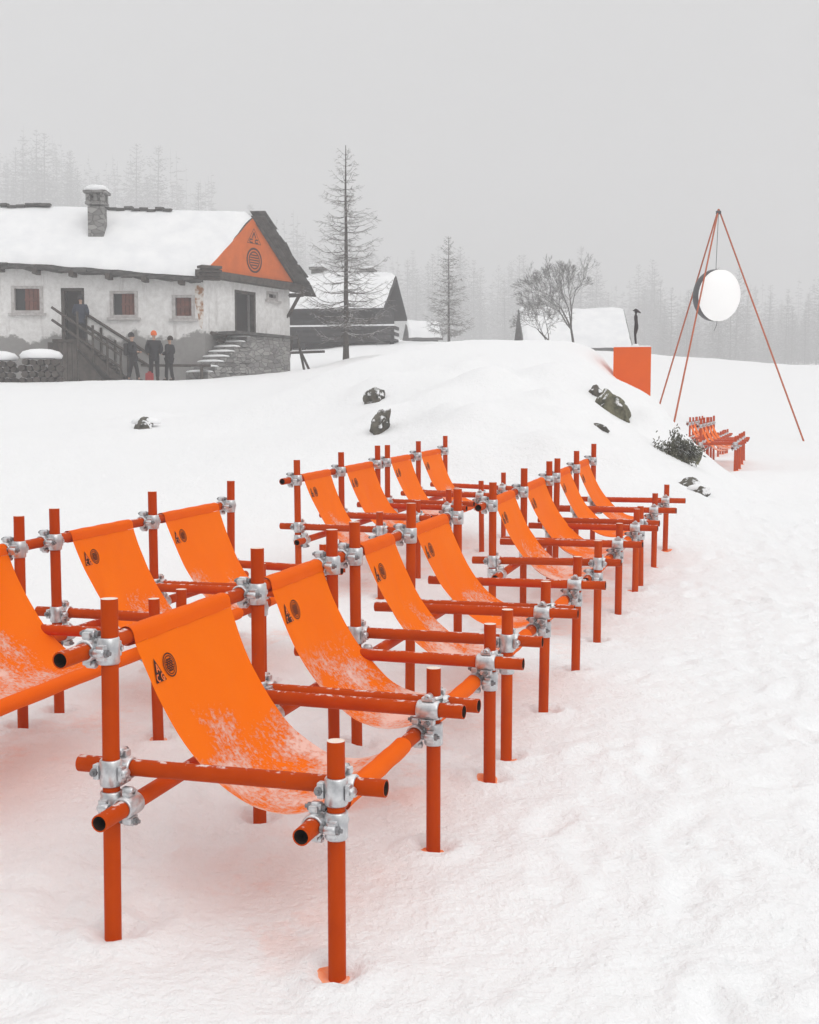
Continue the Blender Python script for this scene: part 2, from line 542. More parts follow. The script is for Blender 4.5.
# path to the right of the rows
for s, z in ((-3, -.06), (0, -.03), (3, 0.0), (7, .08), (11, .2), (15, .28), (19, .33)):
    for p in (1.2, 4.0, 8.0):
        q = sp(s, p); cw(q.x, q.y, z)
for s in (-4, 0):
    for p in (-3, -7):
        q = sp(s, p); cw(q.x, q.y, -.02)
for a in ((803, 440, 40), (760, 425, 44), (819, 402, 56), (740, 385, 62), (819, 367, 78), (740, 361, 78), (660, 355, 78), (700, 398, 55),
          (0, 600, 9), (60, 560, 10.5), (0, 500, 14.5), (120, 490, 14.5), (250, 480, 14.5), (0, 440, 20), (142, 428, 21), (250, 430, 20), (0, 400, 32), (150, 398, 32), (250, 398, 31),
          (0, 381, 40), (100, 381, 41), (205, 379, 42.5), (290, 379, 45.5), (60, 379.5, 39), (160, 379.5, 40.5),
          (330, 365, 44), (347, 359, 46), (310, 350, 60), (400, 343, 60), (300, 380, 36),
          (300, 415, 21), (300, 395, 27), (380, 412, 18.5), (380, 440, 16), (330, 440, 16.5),
          (450, 470, 14.2), (450, 430, 15.8), (450, 400, 18.3), (450, 370, 22), (520, 400, 18.5), (520, 370, 22),
          (400, 349, 26.5), (440, 346, 27), (480, 349, 27), (540, 351, 27), (600, 350, 26.5),
          (350, 362, 30), (570, 440, 15), (560, 400, 18.8), (600, 420, 17.3), (610, 400, 20), (590, 375, 22.5), (613, 380, 24), (627, 395, 24.0), (640, 400, 24.0), (654, 403, 24.3),
          (620, 480, 13.5), (625, 445, 15.7), (650, 420, 19.5), (640, 452, 15.5), (664, 401, 23), (670, 415, 21.0), (677, 433, 19.6), (670, 445, 17), (687, 462, 16.6), (686, 488, 13.3), (705, 495, 14), (715, 480, 18)):
    cp(*a)
for x, y, z in ((5.0, 17, .33), (5.15, 19, .35), (5.45, 21, .36), (5.6, 22.5, .36), (6.6, 26, .36), (7.6, 30, .40), (5.6, 26, .55)):
    cw(x, y, z)
for b in BENCH[4:]:
    for s_, p_ in ((-.6, .0), (-.6, -.7), (-1.2, .5), (2, .9), (4, .9), (2, -1.1)):
        q = sp(b['sb'][0] + s_, b['pf'] + p_); cw(q.x, q.y, b['z'] + (.10 if p_ < -.6 else 0))
# behind the mound crest and the far slopes
cw(1.5, 36, 3.0); cw(-1, 36, 2.9); cw(4.5, 34, 2.3); cw(6.0, 30, .6); cw(5.6, 36, 1.6)
for x, y, z in ((5, 60, 4.2), (12, 66, 4.3), (30, 60, 3.0), (-14, 62, 5.0), (-30, 60, 5.4), (-20, 48, 3.2),
                (-50, 100, 9), (-25, 100, 8), (0, 100, 5.5), (25, 100, 5.4), (60, 100, 5.4),
                (-70, 170, 21), (-30, 170, 15), (0, 170, 9.5), (30, 170, 8.3), (60, 170, 8.2), (110, 170, 9),
                (-180, 330, 52), (-113, 330, 45), (-58, 330, 36), (0, 330, 18), (60, 330, 14.5), (113, 330, 14.5), (200, 330, 20),
                (-300, 620, 75), (-120, 620, 62), (0, 620, 34), (150, 620, 27), (300, 620, 32),
                (-120, 100, 14), (120, 100, 9), (-120, 40, 4), (120, 40, 3), (-100, 0, 1.5), (100, 0, .5), (-40, 15, 1.0), (-20, 5, 0.2), (40, 15, .4), (20, 25, .5), (25, 40, .9),
                (-30, -10, 0), (30, -10, 0), (0, -10, -.1), (-30, 35, 2.3), (40, 40, 1.2)):
    cw(x, y, z)
CPa = np.array(CP)
def tps_k(r2):
    return np.where(r2 > 1e-12, 0.5 * r2 * np.log(np.maximum(r2, 1e-12)), 0)
SC = 0.1
X0 = CPa[:, :2] * SC
K = tps_k(((X0[:, None, :] - X0[None, :, :]) ** 2).sum(-1))
n = len(X0)
A = np.zeros((n + 3, n + 3)); A[:n, :n] = K + np.eye(n) * 2e-3
A[:n, n] = 1; A[:n, n + 1:] = X0; A[n, :n] = 1; A[n + 1:, :n] = X0.T
W = np.linalg.solve(A, np.concatenate([CPa[:, 2], np.zeros(3)]))
POSTS = []
for b in BENCH[:4]:
    for i in range(6):
        for s, p in ((b['sf'][i], b['pf']), (b['sb'][i], b['pf'] - CH)):
            q = sp(s, p); POSTS.append((q.x, q.y))
FOOT = []
for i in range(900):
    s = random.uniform(0.5, 18); p = random.gauss(0.9, 1.3)
    if p < -0.85 and s < 11.5: continue
    q = sp(s, p)
    FOOT.append((q.x, q.y, random.gauss(YAW, 0.5), random.uniform(.006, .020)))
for i in range(160):
    q = sp(random.uniform(2, 12), random.gauss(-2.15, .2)); FOOT.append((q.x, q.y, random.gauss(YAW, 1.2), random.uniform(.008, .022)))


def hills(x, y):
    X = np.stack([np.ravel(x), np.ravel(y)], 1) * SC
    out = np.zeros(len(X))
    for i in range(0, len(X), 20000):
        c = X[i:i + 20000]
        out[i:i + 20000] = tps_k(((c[:, None, :] - X0[None]) ** 2).sum(-1)) @ W[:n] + W[n] + c @ W[n + 1:]
    return out.reshape(np.shape(x))


LUMPS = []   # (x, y, radius, height): pillows of snow over buried boulders


def ground(x, y, fine=True):
    x = np.asarray(x, float); y = np.asarray(y, float)
    z = hills(x, y)
    d = np.sqrt(x * x + y * y)
    z = z + 0.10 * fbm(x * .35, y * .35, 3, 3) * np.clip((d - 9) / 8, 0.15, 1)
    for lx, ly, r, h in LUMPS:
        z = z + h * np.exp(-((x - lx) ** 2 + (y - ly) ** 2) / (2 * r * r))
    if fine:
        trod = np.exp(-((x * RV.x + y * RV.y - 0.6) / 2.2) ** 2)
        z = z + 0.030 * fbm(x * 2.6, y * 2.6, 9, 4) * (0.35 + 0.65 * trod) + 0.016 * fbm(x * 9, y * 9, 29, 3) * (0.4 + 0.6 * trod)
        crumb = np.abs(fbm(x * 9.5 + 3, y * 9.5, 61, 3)); patch = np.clip(0.5 + 1.6 * fbm(x * 1.1, y * 1.1, 77, 2), 0, 1)
        z = z + (0.035 * (0.25 - crumb) + 0.022 * np.clip(fbm(x * 19, y * 19, 83, 2), 0, 1)) * patch * (0.3 + 0.7 * trod)
    return z


def gz(x, y):
    return float(ground(np.array([x]), np.array([y]), False)[0])


def ground_hit(px, py, dmin=2.0, dmax=90.0):
    r = ray(px, py)
    d = np.arange(dmin, dmax, 0.05)
    P = np.array(r)[None] / r.y * d[:, None]
    z = ground(P[:, 0], P[:, 1], False)
    h = np.nonzero(P[:, 2] + CAMH < z)[0]
    k = h[0] if len(h) else len(d) - 1
    return Vector((P[k, 0], P[k, 1], z[k]))


for px, py, r, h in ((470, 395, .7, .22), (500, 372, .8, .24), (560, 385, .5, .30), (585, 368, .5, .22), (596, 386, .25, .14), (640, 416, .35, .12), (655, 430, .32, .18), (350, 378, 1.0, .24), (420, 385, .9, .18), (560, 425, .45, .18), (625, 470, .30, .16), (668, 436, .28, .22), (600, 450, .4, .14), (530, 410, .5, .16), (575, 405, .3, .16), (620, 432, .25, .14), (376, 388, .35, .20), (381, 418, .25, .14), (143, 418, .4, .16), (440, 410, .5, .12), (300, 402, .8, .15)):
    g = ground_hit(px, py); LUMPS.append((g.x, g.y, r, h))


_l = random.Random(15)
for k in range(46):
    g = ground_hit(_l.uniform(430, 600), _l.uniform(362, 470)); LUMPS.append((g.x, g.y, _l.uniform(.14, .42), _l.choice((-.5, 1, 1)) * _l.uniform(.05, .17)))


def axis_coords(lo, hi, flo, fhi, step, grow):
    a = list(np.arange(flo, fhi, step)); s = step
    while a[-1] < hi: s *= grow; a.append(a[-1] + s)
    s = step; b = []
    c = flo
    while c > lo: s *= grow; c -= s; b.append(c)
    return np.array(b[::-1] + a)


gx = axis_coords(-330, 330, -2.6, 3.6, 0.030, 1.020)
gy = axis_coords(-14, 600, 2.3, 7.6, 0.030, 1.011)
GX, GY = np.meshgrid(gx, gy, indexing='ij')
GZ = ground(GX, GY)
for fx, fy, a, dep in FOOT:
    i0, i1 = np.searchsorted(gx, (fx - .5, fx + .5)); j0, j1 = np.searchsorted(gy, (fy - .5, fy + .5))
    if i1 <= i0 or j1 <= j0: continue
    dx, dy = GX[i0:i1, j0:j1] - fx, GY[i0:i1, j0:j1] - fy
    u = dx * math.cos(a) - dy * math.sin(a); v = dx * math.sin(a) + dy * math.cos(a)
    r2 = (u / .06) ** 2 + (v / .15) ** 2
    GZ[i0:i1, j0:j1] += -dep * np.exp(-r2 ** 3) + dep * .4 * np.exp(-(np.sqrt(r2) - 1.6) ** 2 / .15)
for fx, fy in POSTS:
    i0, i1 = np.searchsorted(gx, (fx - .3, fx + .3)); j0, j1 = np.searchsorted(gy, (fy - .3, fy + .3))
    r = np.sqrt((GX[i0:i1, j0:j1] - fx) ** 2 + (GY[i0:i1, j0:j1] - fy) ** 2)
    GZ[i0:i1, j0:j1] += .026 * np.exp(-((r - .095) / .035) ** 2) - .022 * np.exp(-(r / .055) ** 2)
ni, nj = GX.shape


def gfine(x, y):
    i = int(np.clip(np.searchsorted(gx, x) - 1, 0, ni - 2)); j = int(np.clip(np.searchsorted(gy, y) - 1, 0, nj - 2))
    u = (x - gx[i]) / (gx[i + 1] - gx[i]); v = (y - gy[j]) / (gy[j + 1] - gy[j])
    return float((GZ[i, j] * (1 - u) + GZ[i + 1, j] * u) * (1 - v) + (GZ[i, j + 1] * (1 - u) + GZ[i + 1, j + 1] * u) * v)


me = bpy.data.meshes.new('snow_ground')
V = np.stack([GX, GY, GZ], -1).reshape(-1, 3)
idx = np.arange(ni * nj).reshape(ni, nj)
F = np.stack([idx[:-1, :-1], idx[1:, :-1], idx[1:, 1:], idx[:-1, 1:]], -1).reshape(-1, 4)
me.vertices.add(len(V)); me.vertices.foreach_set('co', V.ravel())
me.loops.add(F.size); me.loops.foreach_set('vertex_index', F.ravel())
me.polygons.add(len(F)); me.polygons.foreach_set('loop_start', np.arange(0, F.size, 4)); me.polygons.foreach_set('loop_total', np.full(len(F), 4))
me.polygons.foreach_set('use_smooth', np.ones(len(F), bool))
me.update(); me.validate()
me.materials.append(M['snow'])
gobj = link('snow_ground', me)
gobj['kind'] = 'structure'

# ------------------------------------------------------------------ bench
TR = 0.02415
SEP = 2 * TR + 0.007


def coupler_meshes(post_axis, other_axis, sepdir):
    """right-angle scaffold coupler: one clamp round the post, one round the crossing tube"""
    a1, a2, d = Vector(post_axis), Vector(other_axis), Vector(sepdir)
    m, bolts = MB(), []
    c1, c2 = Vector((0, 0, 0)), d * SEP
    for c, ax, sgn in ((c1, a1, -1), (c2, a2, 1)):
        m.ring(c, ax, TR + 0.0075, TR + 0.0005, 0.076)
        nrm = ax.cross(d)
        R = Matrix((nrm, d, ax)).transposed()
        for s in (-1, 1):
            # hinge side and bolt side flanges
            w = 0.020 if s > 0 else 0.014
            m.cbox(c + nrm * s * (TR + 0.006 + w / 2) + d * sgn * 0.004, (w, 0.026, 0.044), R, 0.004)
            m.ring(c + nrm * s * (TR + 0.010 + w * 0.6), d, 0.0125, 0.004, 0.034, 10)
        pb = c + nrm * (TR + 0.019)
        bl = MB(); bolts.append(bl)
        bl.tube(pb - d * sgn * 0.024, pb + d * sgn * 0.034, 0.006, seg=8)
        bl.tube(pb + d * sgn * 0.014, pb + d * sgn * 0.026, 0.0115, seg=6)
        bl.tube(pb - d * sgn * 0.028, pb - d * sgn * 0.018, 0.0115, seg=6)
    m.cbox((c1 + c2) / 2, (0.040, 0.040, 0.040), None, 0.006)
    return m.mesh('coupler', M['coupler']), [q.mesh('bolt', M['bolt']) for q in bolts]


CPL = {
    'bar_back': coupler_meshes((0, 0, 1), (0, 1, 0), (-1, 0, 0)),
    'bar_front': coupler_meshes((0, 0, 1), (0, 1, 0), (1, 0, 0)),
    'rail_far': coupler_meshes((0, 0, 1), (1, 0, 0), (0, 1, 0)),
    'rail_near': coupler_meshes((0, 0, 1), (1, 0, 0), (0, -1, 0)),
}


def bez(p0, p1, p2, p3, t):
    return p0 * (1 - t) ** 3 + p1 * 3 * t * (1 - t) ** 2 + p2 * 3 * t * t * (1 - t) + p3 * t ** 3


XT, ZT = -SEP, 0.835          # top bar
XF, ZF = CH - SEP, 0.402      # front bar


def sling_profile(sag):
    p0 = np.array([XT + 0.032, ZT - 0.020]); p3 = np.array([XF - 0.038, ZF - 0.010])
    p1 = p0 + np.array([0.13, -0.40]); p2 = p3 + np.array([-0.25, -0.165 - sag])
    ts = np.linspace(0, 1, 41)
    return np.array([bez(p0, p1, p2, p3, t) for t in ts])


def make_sling(root, ya, yb, zs, seed):
    """ya,yb: y-range at the top bar and (slightly different) at the front bar; zs(y): slope of the bench"""
    r = random.Random(seed)
    prof = sling_profile(r.uniform(-.035, .035))
    nj = 25
    seglen = np.concatenate([[0], np.cumsum(np.linalg.norm(np.diff(prof, axis=0), axis=1))])
    tang = np.gradient(prof, axis=0); tang /= np.linalg.norm(tang, axis=1)[:, None]
    nor = np.stack([-tang[:, 1], tang[:, 0]], 1)   # towards the sitter
    if nor[0, 0] < 0: nor = -nor
    u = np.linspace(0, 1, nj)
    L = seglen[-1]
    twist = r.uniform(-.02, .02)
    def surf(i_len, uu):
        """point on the cloth at arc length i_len and cross position uu (0..1)"""
        il = np.clip(i_len, 0, L)
        px = np.interp(il, seglen, prof[:, 0]); pz = np.interp(il, seglen, prof[:, 1])
        nx = np.interp(il, seglen, nor[:, 0]); nz = np.interp(il, seglen, nor[:, 1])
        f = il / L
        w = math.sin(PI * f)
        edge = (abs(uu - .5) * 2)
        off = w * (-0.012 * (1 - edge ** 2) + 0.016 * edge ** 6)
        off += w * 0.016 * float(fbm(np.array([uu * 4.0 + f * 2.5 + seed]), np.array([f * 1.6]), 5, 3)[0])
        off += w * 0.006 * math.sin((uu * 2.2 + f * 1.1 + seed) * 6) * f
        y0, y1 = ya[0] + (ya[1] - ya[0]) * f, yb[0] + (yb[1] - yb[0]) * f
        pull = 0.012 * w * (2 * uu - 1)
        y = y0 + (y1 - y0) * uu - pull + twist * w * .4
        return Vector((px + nx * off, y, pz + nz * off + zs(y))), Vector((nx, 0, nz))
    P = [[surf(l, uu)[0] for uu in u] for l in seglen]
    m = MB(); m.grid(P)
    cloth = m.build('sling', M['fabric'], root)
    # hem sleeves round the two bars
    for (cx, cz, edge, ys) in ((XT, ZT, 0, (ya[0], yb[0])), (XF, ZF, 1, (ya[1], yb[1]))):
        P = []; m = MB()
        R = TR + 0.0055
        e = prof[0] if edge == 0 else prof[-1]
        a0 = math.atan2(e[1] - cz, e[0] - cx)
        lst = []
        dist = math.hypot(e[0] - cx, e[1] - cz); half = math.acos(min(1, R / dist))
        for k in range(19):
            a = a0 + half + (2 * PI - 2 * half) * k / 18
            lst.append((cx + R * math.cos(a), cz + R * math.sin(a)))
        n0 = nor[0] if edge == 0 else nor[-1]
        # close both leaves on the cloth just above / below it
        lst = [tuple(e + n0 * 0.002)] + (lst if edge == 0 else lst) + [tuple(e - n0 * 0.002)]
        for k, (x, z) in enumerate(lst):
            row = []
            for uu in np.linspace(0, 1, 13):
                y = ys[0] + (ys[1] - ys[0]) * uu
                wob = 0.0012 * math.sin(uu * 21 + k * .8 + seed)
                row.append(Vector((x + wob * (x - cx) / R, y, z + wob * (z - cz) / R + zs(y))))
            P.append(row)
        m.grid(P)
        m.build('sleeve', M['sleeve'], cloth)
    # printed marks
    W = yb[0] - ya[0]
    def on(a, b, lift):
        q, nn = surf(b, a / W)
        return q + nn * lift
    def stroke(mb, pts, w, mi, lift):
        for (x0, y0), (x1, y1) in zip(pts[:-1], pts[1:]):
            dx, dy = x1 - x0, y1 - y0; l = math.hypot(dx, dy) or 1e-6
            ex, ey = -dy / l * w / 2, dx / l * w / 2; tx, ty = dx / l * w * .3, dy / l * w * .3
            mb.add([on(x0 - tx + ex, y0 - ty + ey, lift), on(x1 + tx + ex, y1 + ty + ey, lift), on(x1 + tx - ex, y1 + ty - ey, lift), on(x0 - tx - ex, y0 - ty - ey, lift)], [(0, 1, 2, 3)], mi)
    cx0, cy0 = 0.062, 0.098
    mb = MB()
    H, Wt = 0.074, 0.070
    rows = 8
    for k in range(rows):
        f0, f1 = k / rows, (k + 1) / rows
        mb.add([on(cx0 - Wt / 2 * f0, cy0 - H / 2 + H * f0, .003), on(cx0 + Wt / 2 * f0, cy0 - H / 2 + H * f0, .003), on(cx0 + Wt / 2 * f1, cy0 - H / 2 + H * f1, .003), on(cx0 - Wt / 2 * f1, cy0 - H / 2 + H * f1, .003)], [(0, 1, 2, 3)], 0)
    def letter(pts, ox, oy, sc): stroke(mb, [(cx0 + ox + x * sc, cy0 + oy + y * sc) for x, y in pts], 0.0052, 1, .0045)
    letter([(-.5, .6), (0, -.6), (.5, .6)], 0, -.006, .018); letter([(-.3, .25), (.3, .25)], 0, -.006, .018)
    letter([(.4, -.5), (-.1, -.5), (-.4, -.1), (-.4, .2), (-.1, .55), (.4, .55)], -.0165, .024, .018)
    letter([(.4, -.5), (-.1, -.5), (-.4, -.1), (-.4, .2), (-.1, .55), (.4, .55), (.4, .1), (.1, .1)], .0150, .024, .018)
    mb.build('triangle_print', [M['ink'], M['ink_gap']], cloth)
    mb = MB()
    cx1, cy1 = 0.142, 0.098
    circ = lambda rr, k0=0, k1=1, nseg=28: [(cx1 + rr * math.cos(2 * PI * (k0 + (k1 - k0) * k / nseg)), cy1 + rr * math.sin(2 * PI * (k0 + (k1 - k0) * k / nseg))) for k in range(nseg + 1)]
    stroke(mb, circ(.036), .0042, 0, .003); stroke(mb, circ(.028), .0030, 0, .003)
    for yy in (-.017, -.010, -.0035, .0035, .010, .017):
        hw = math.sqrt(max(0, .0235 ** 2 - yy * yy)) * .92
        stroke(mb, [(cx1 + hw * (2 * k / 10 - 1), cy1 + yy + .0022 * math.sin(k * 1.9 + yy * 300)) for k in range(11)], .0040, 0, .003)
    mb.build('round_print', [M['ink'], M['ink_gap']], cloth)
    return cloth


def make_bench(b, seed):
    r = random.Random(seed)
    s0 = b['sb'][0]
    root = thing('scaffold_bench', b['label'], 'bench', sp(s0, b['pf'] - CH, b['z']), -YAW, 'orange scaffold-tube benches with canvas sling seats')
    yb = [s - s0 for s in b['sb']]; yf = [s - s0 for s in b['sf']]
    zs = lambda y: b['k'] * y
    pm = [M['pipe'], M['cap'], M['bore_shade']]
    def post(x, y, h):
        m = MB()
        lean = r.uniform(-.006, .006), r.uniform(-.006, .006)
        m.tube((x - lean[0], y - lean[1], zs(y) - 0.16), (x + lean[0], y + lean[1], zs(y) + h), TR, seg=20, cap_mi=1)
        m.build('post', pm, root)
    def cpl(kind, loc):
        me1, me2 = CPL[kind]
        c = link('coupler', me1, root, loc)
        for q in me2: link('bolt', q, c)
    for i in range(6):
        post(0, yb[i], HB + r.uniform(-.012, .012)); post(CH, yf[i], HF + r.uniform(-.01, .01))
        cpl('bar_back', (0, yb[i], ZT + zs(yb[i])))
        cpl('bar_front', (0, yb[i], 0.395 + zs(yb[i])))
        cpl('bar_back', (CH, yf[i], ZF + zs(yf[i])))
        sides = {0: (1,), 1: (-1, 1), 2: (-1,)}[i % 3]
        for sd in sides:
            o = sd * SEP
            za, zb = 0.484 + r.uniform(-.006, .006), 0.491 + r.uniform(-.006, .006)
            ea, eb = 0.15 + r.uniform(-.015, .02), 0.150 + r.uniform(-.03, .03)
            sl = (zb - za) / CH
            m = MB()
            m.tube((-ea, yb[i] + o, za - sl * ea + zs(yb[i])), (CH + eb, yf[i] + o, zb + sl * eb + zs(yf[i])), TR, seg=20, hollow=.004, in_mi=2)
            m.build('side_rail', pm, root)
            k = 'rail_far' if sd > 0 else 'rail_near'
            cpl(k, (0, yb[i], za + zs(yb[i]))); cpl(k, (CH, yf[i], zb + zs(yf[i])))
    for nm, x, z, y0, y1 in (('top_bar', XT, ZT, yb[0] - .15, yb[5] + .07), ('rear_bar', SEP, 0.395, yb[0] - .15, yb[5] + .09), ('front_bar', XF, ZF, yf[0] - .11, yf[5] + .08)):
        m = MB()
        m.tube((x, y0, z + zs(y0)), (x, y1, z + zs(y1)), TR, seg=20, hollow=.004, in_mi=2)
        m.build(nm, pm, root)
    for q, i in enumerate((0, 1, 3, 4)):
        if i in (0, 3): ma, mb_ = 0.18, 0.165
        else: ma, mb_ = 0.175, 0.045 if i == 1 else 0.10
        fa = [yb[i] + ma, yf[i] + ma]; fb = [yb[i + 1] - mb_, yf[i + 1] - mb_]
        make_sling(root, fa, fb, zs, seed * 10 + q)
    # orange rubbed into the snow round the front feet
    for i in range(6):
        m = MB()
        nn = 22
        big = r.uniform(.7, 1.25); ph = r.uniform(0, 6.28); push = r.uniform(0, 6.28)
        ringsP = []
        for q_, lift in ((0, .012), (.35, .009), (.7, .006), (1, -.006)):
            row = []
            for k in range(nn):
                a_ = 2 * PI * k / nn
                rr = .022 + q_ * .024 * big * (1 + .35 * math.sin(a_ * 2 + ph) + .2 * math.sin(a_ * 5 + ph * 2) + .5 * math.cos(a_ - push))
                x_, y_ = CH + math.cos(a_) * rr, yf[i] + math.sin(a_) * rr
                w = sp(y_ + s0, b['pf'] - CH + x_)
                row.append(Vector((x_, y_, gfine(w.x, w.y) - b['z'] + lift)))
            ringsP.append(row)
        ringsP.append([p + Vector((0, 0, -.05)) for p in ringsP[-1]])
        m.loft(ringsP)
        m.build('paint_smudge', M['smudge'], root)
    return root


for k, b in enumerate(BENCH):
    make_bench(b, k + 1)


# ------------------------------------------------------------------ house
def wall_mesh(mb, P0, dirv, length, zb, ztop0, ztop1, holes, thick, mi=0):
    """vertical wall with rectangular holes (t0,t1,z0,z1), inside on the +normal side"""
    dirv = Vector(dirv).normalized(); nrm = Vector((0, 0, 1)).cross(dirv)
    ts = sorted({0, length} | {h[0] for h in holes} | {h[1] for h in holes})
    zt = lambda t: ztop0 + (ztop1 - ztop0) * t / length
    zsb = sorted({zb} | {h[2] for h in holes} | {h[3] for h in holes})
    for depth in (0, thick):
        for t0, t1 in zip(ts[:-1], ts[1:]):
            lv = zsb + [None]
            for z0, z1 in zip(lv[:-1], lv[1:]):
                zc = (z0 + z1) / 2 if z1 is not None else z0 + .01
                tc_ = (t0 + t1) / 2
                if any(h[0] < tc_ < h[1] and h[2] < zc < h[3] for h in holes): continue
                a = [P0 + dirv * t0 + nrm * depth, P0 + dirv * t1 + nrm * depth]
                q = [Vector((a[0].x, a[0].y, z0)), Vector((a[1].x, a[1].y, z0)), Vector((a[1].x, a[1].y, zt(t1) if z1 is None else z1)), Vector((a[0].x, a[0].y, zt(t0) if z1 is None else z1))]
                mb.add(q, [(0, 1, 2, 3) if depth else (3, 2, 1, 0)], mi)
    for h in holes:
        c = [(h[0], h[2]), (h[1], h[2]), (h[1], h[3]), (h[0], h[3])]
        for (ta, za), (tb, zb_) in zip(c, c[1:] + c[:1]):
            p = [Vector((*(P0 + dirv * ta).xy, za)), Vector((*(P0 + dirv * tb).xy, zb_))]
            mb.add([p[0], p[1], p[1] + nrm * thick, p[0] + nrm * thick], [(0, 1, 2, 3)], mi)


def on_plane(px, py, P0, dirv):
    dirv = Vector(dirv).normalized(); nrm = Vector((0, 0, 1)).cross(dirv)
    r = ray(px, py); o = Vector((0, 0, CAMH))
    k = (P0 - o).dot(nrm) / r.dot(nrm)
    q = o + r * k
    return (q - P0).dot(dirv), q.z


def snow_sheet(name, parent, corner, eu, ev, nu, nv, up, h, seed, mat=None, edge=0.12, ev2=None):
    """pillow of snow on a roof plane: corner + eu*u + ev*v (0..1), thickness h, soft ragged rim"""
    m = MB(); P = []
    ev2 = ev2 or ev
    for i in range(nu + 1):
        row = []
        for j in range(nv + 1):
            u, v = i / nu, j / nv
            e = min(min(u, 1 - u) * eu.length, min(v, 1 - v) * ev.length)
            rag = 0.05 * float(fbm(np.array([u * eu.length * 1.5]), np.array([v * ev.length * 1.5]), seed, 3)[0])
            t = h * (min(1, (e / edge)) ** .5 if e > 0 else 0) * (1 + .5 * float(fbm(np.array([u * eu.length * .5]), np.array([v * ev.length * .5]), seed + 3, 3)[0])) + .01
            p = corner + eu * u + ev.lerp(ev2, u) * v + up * t
            if i in (0, nu) or j in (0, nv):
                p = p + (eu.normalized() * rag * 1.6) * (1 if i in (0, nu) else 0) + (ev.normalized() * rag * 1.6) * (1 if j in (0, nv) else 0)
            row.append(p)
        P.append(row)
    m.grid(P)
    # underside so that it is a closed pillow
    Q = [[P[i][j] if i in (0, nu) or j in (0, nv) else corner + eu * (i / nu) + ev.lerp(ev2, i / nu) * (j / nv) + up * .002 for j in range(nv + 1)] for i in range(nu + 1)]
    m.grid([r_[::-1] for r_ in Q])
    return m.build(name, mat or M['roof_snow'], parent)


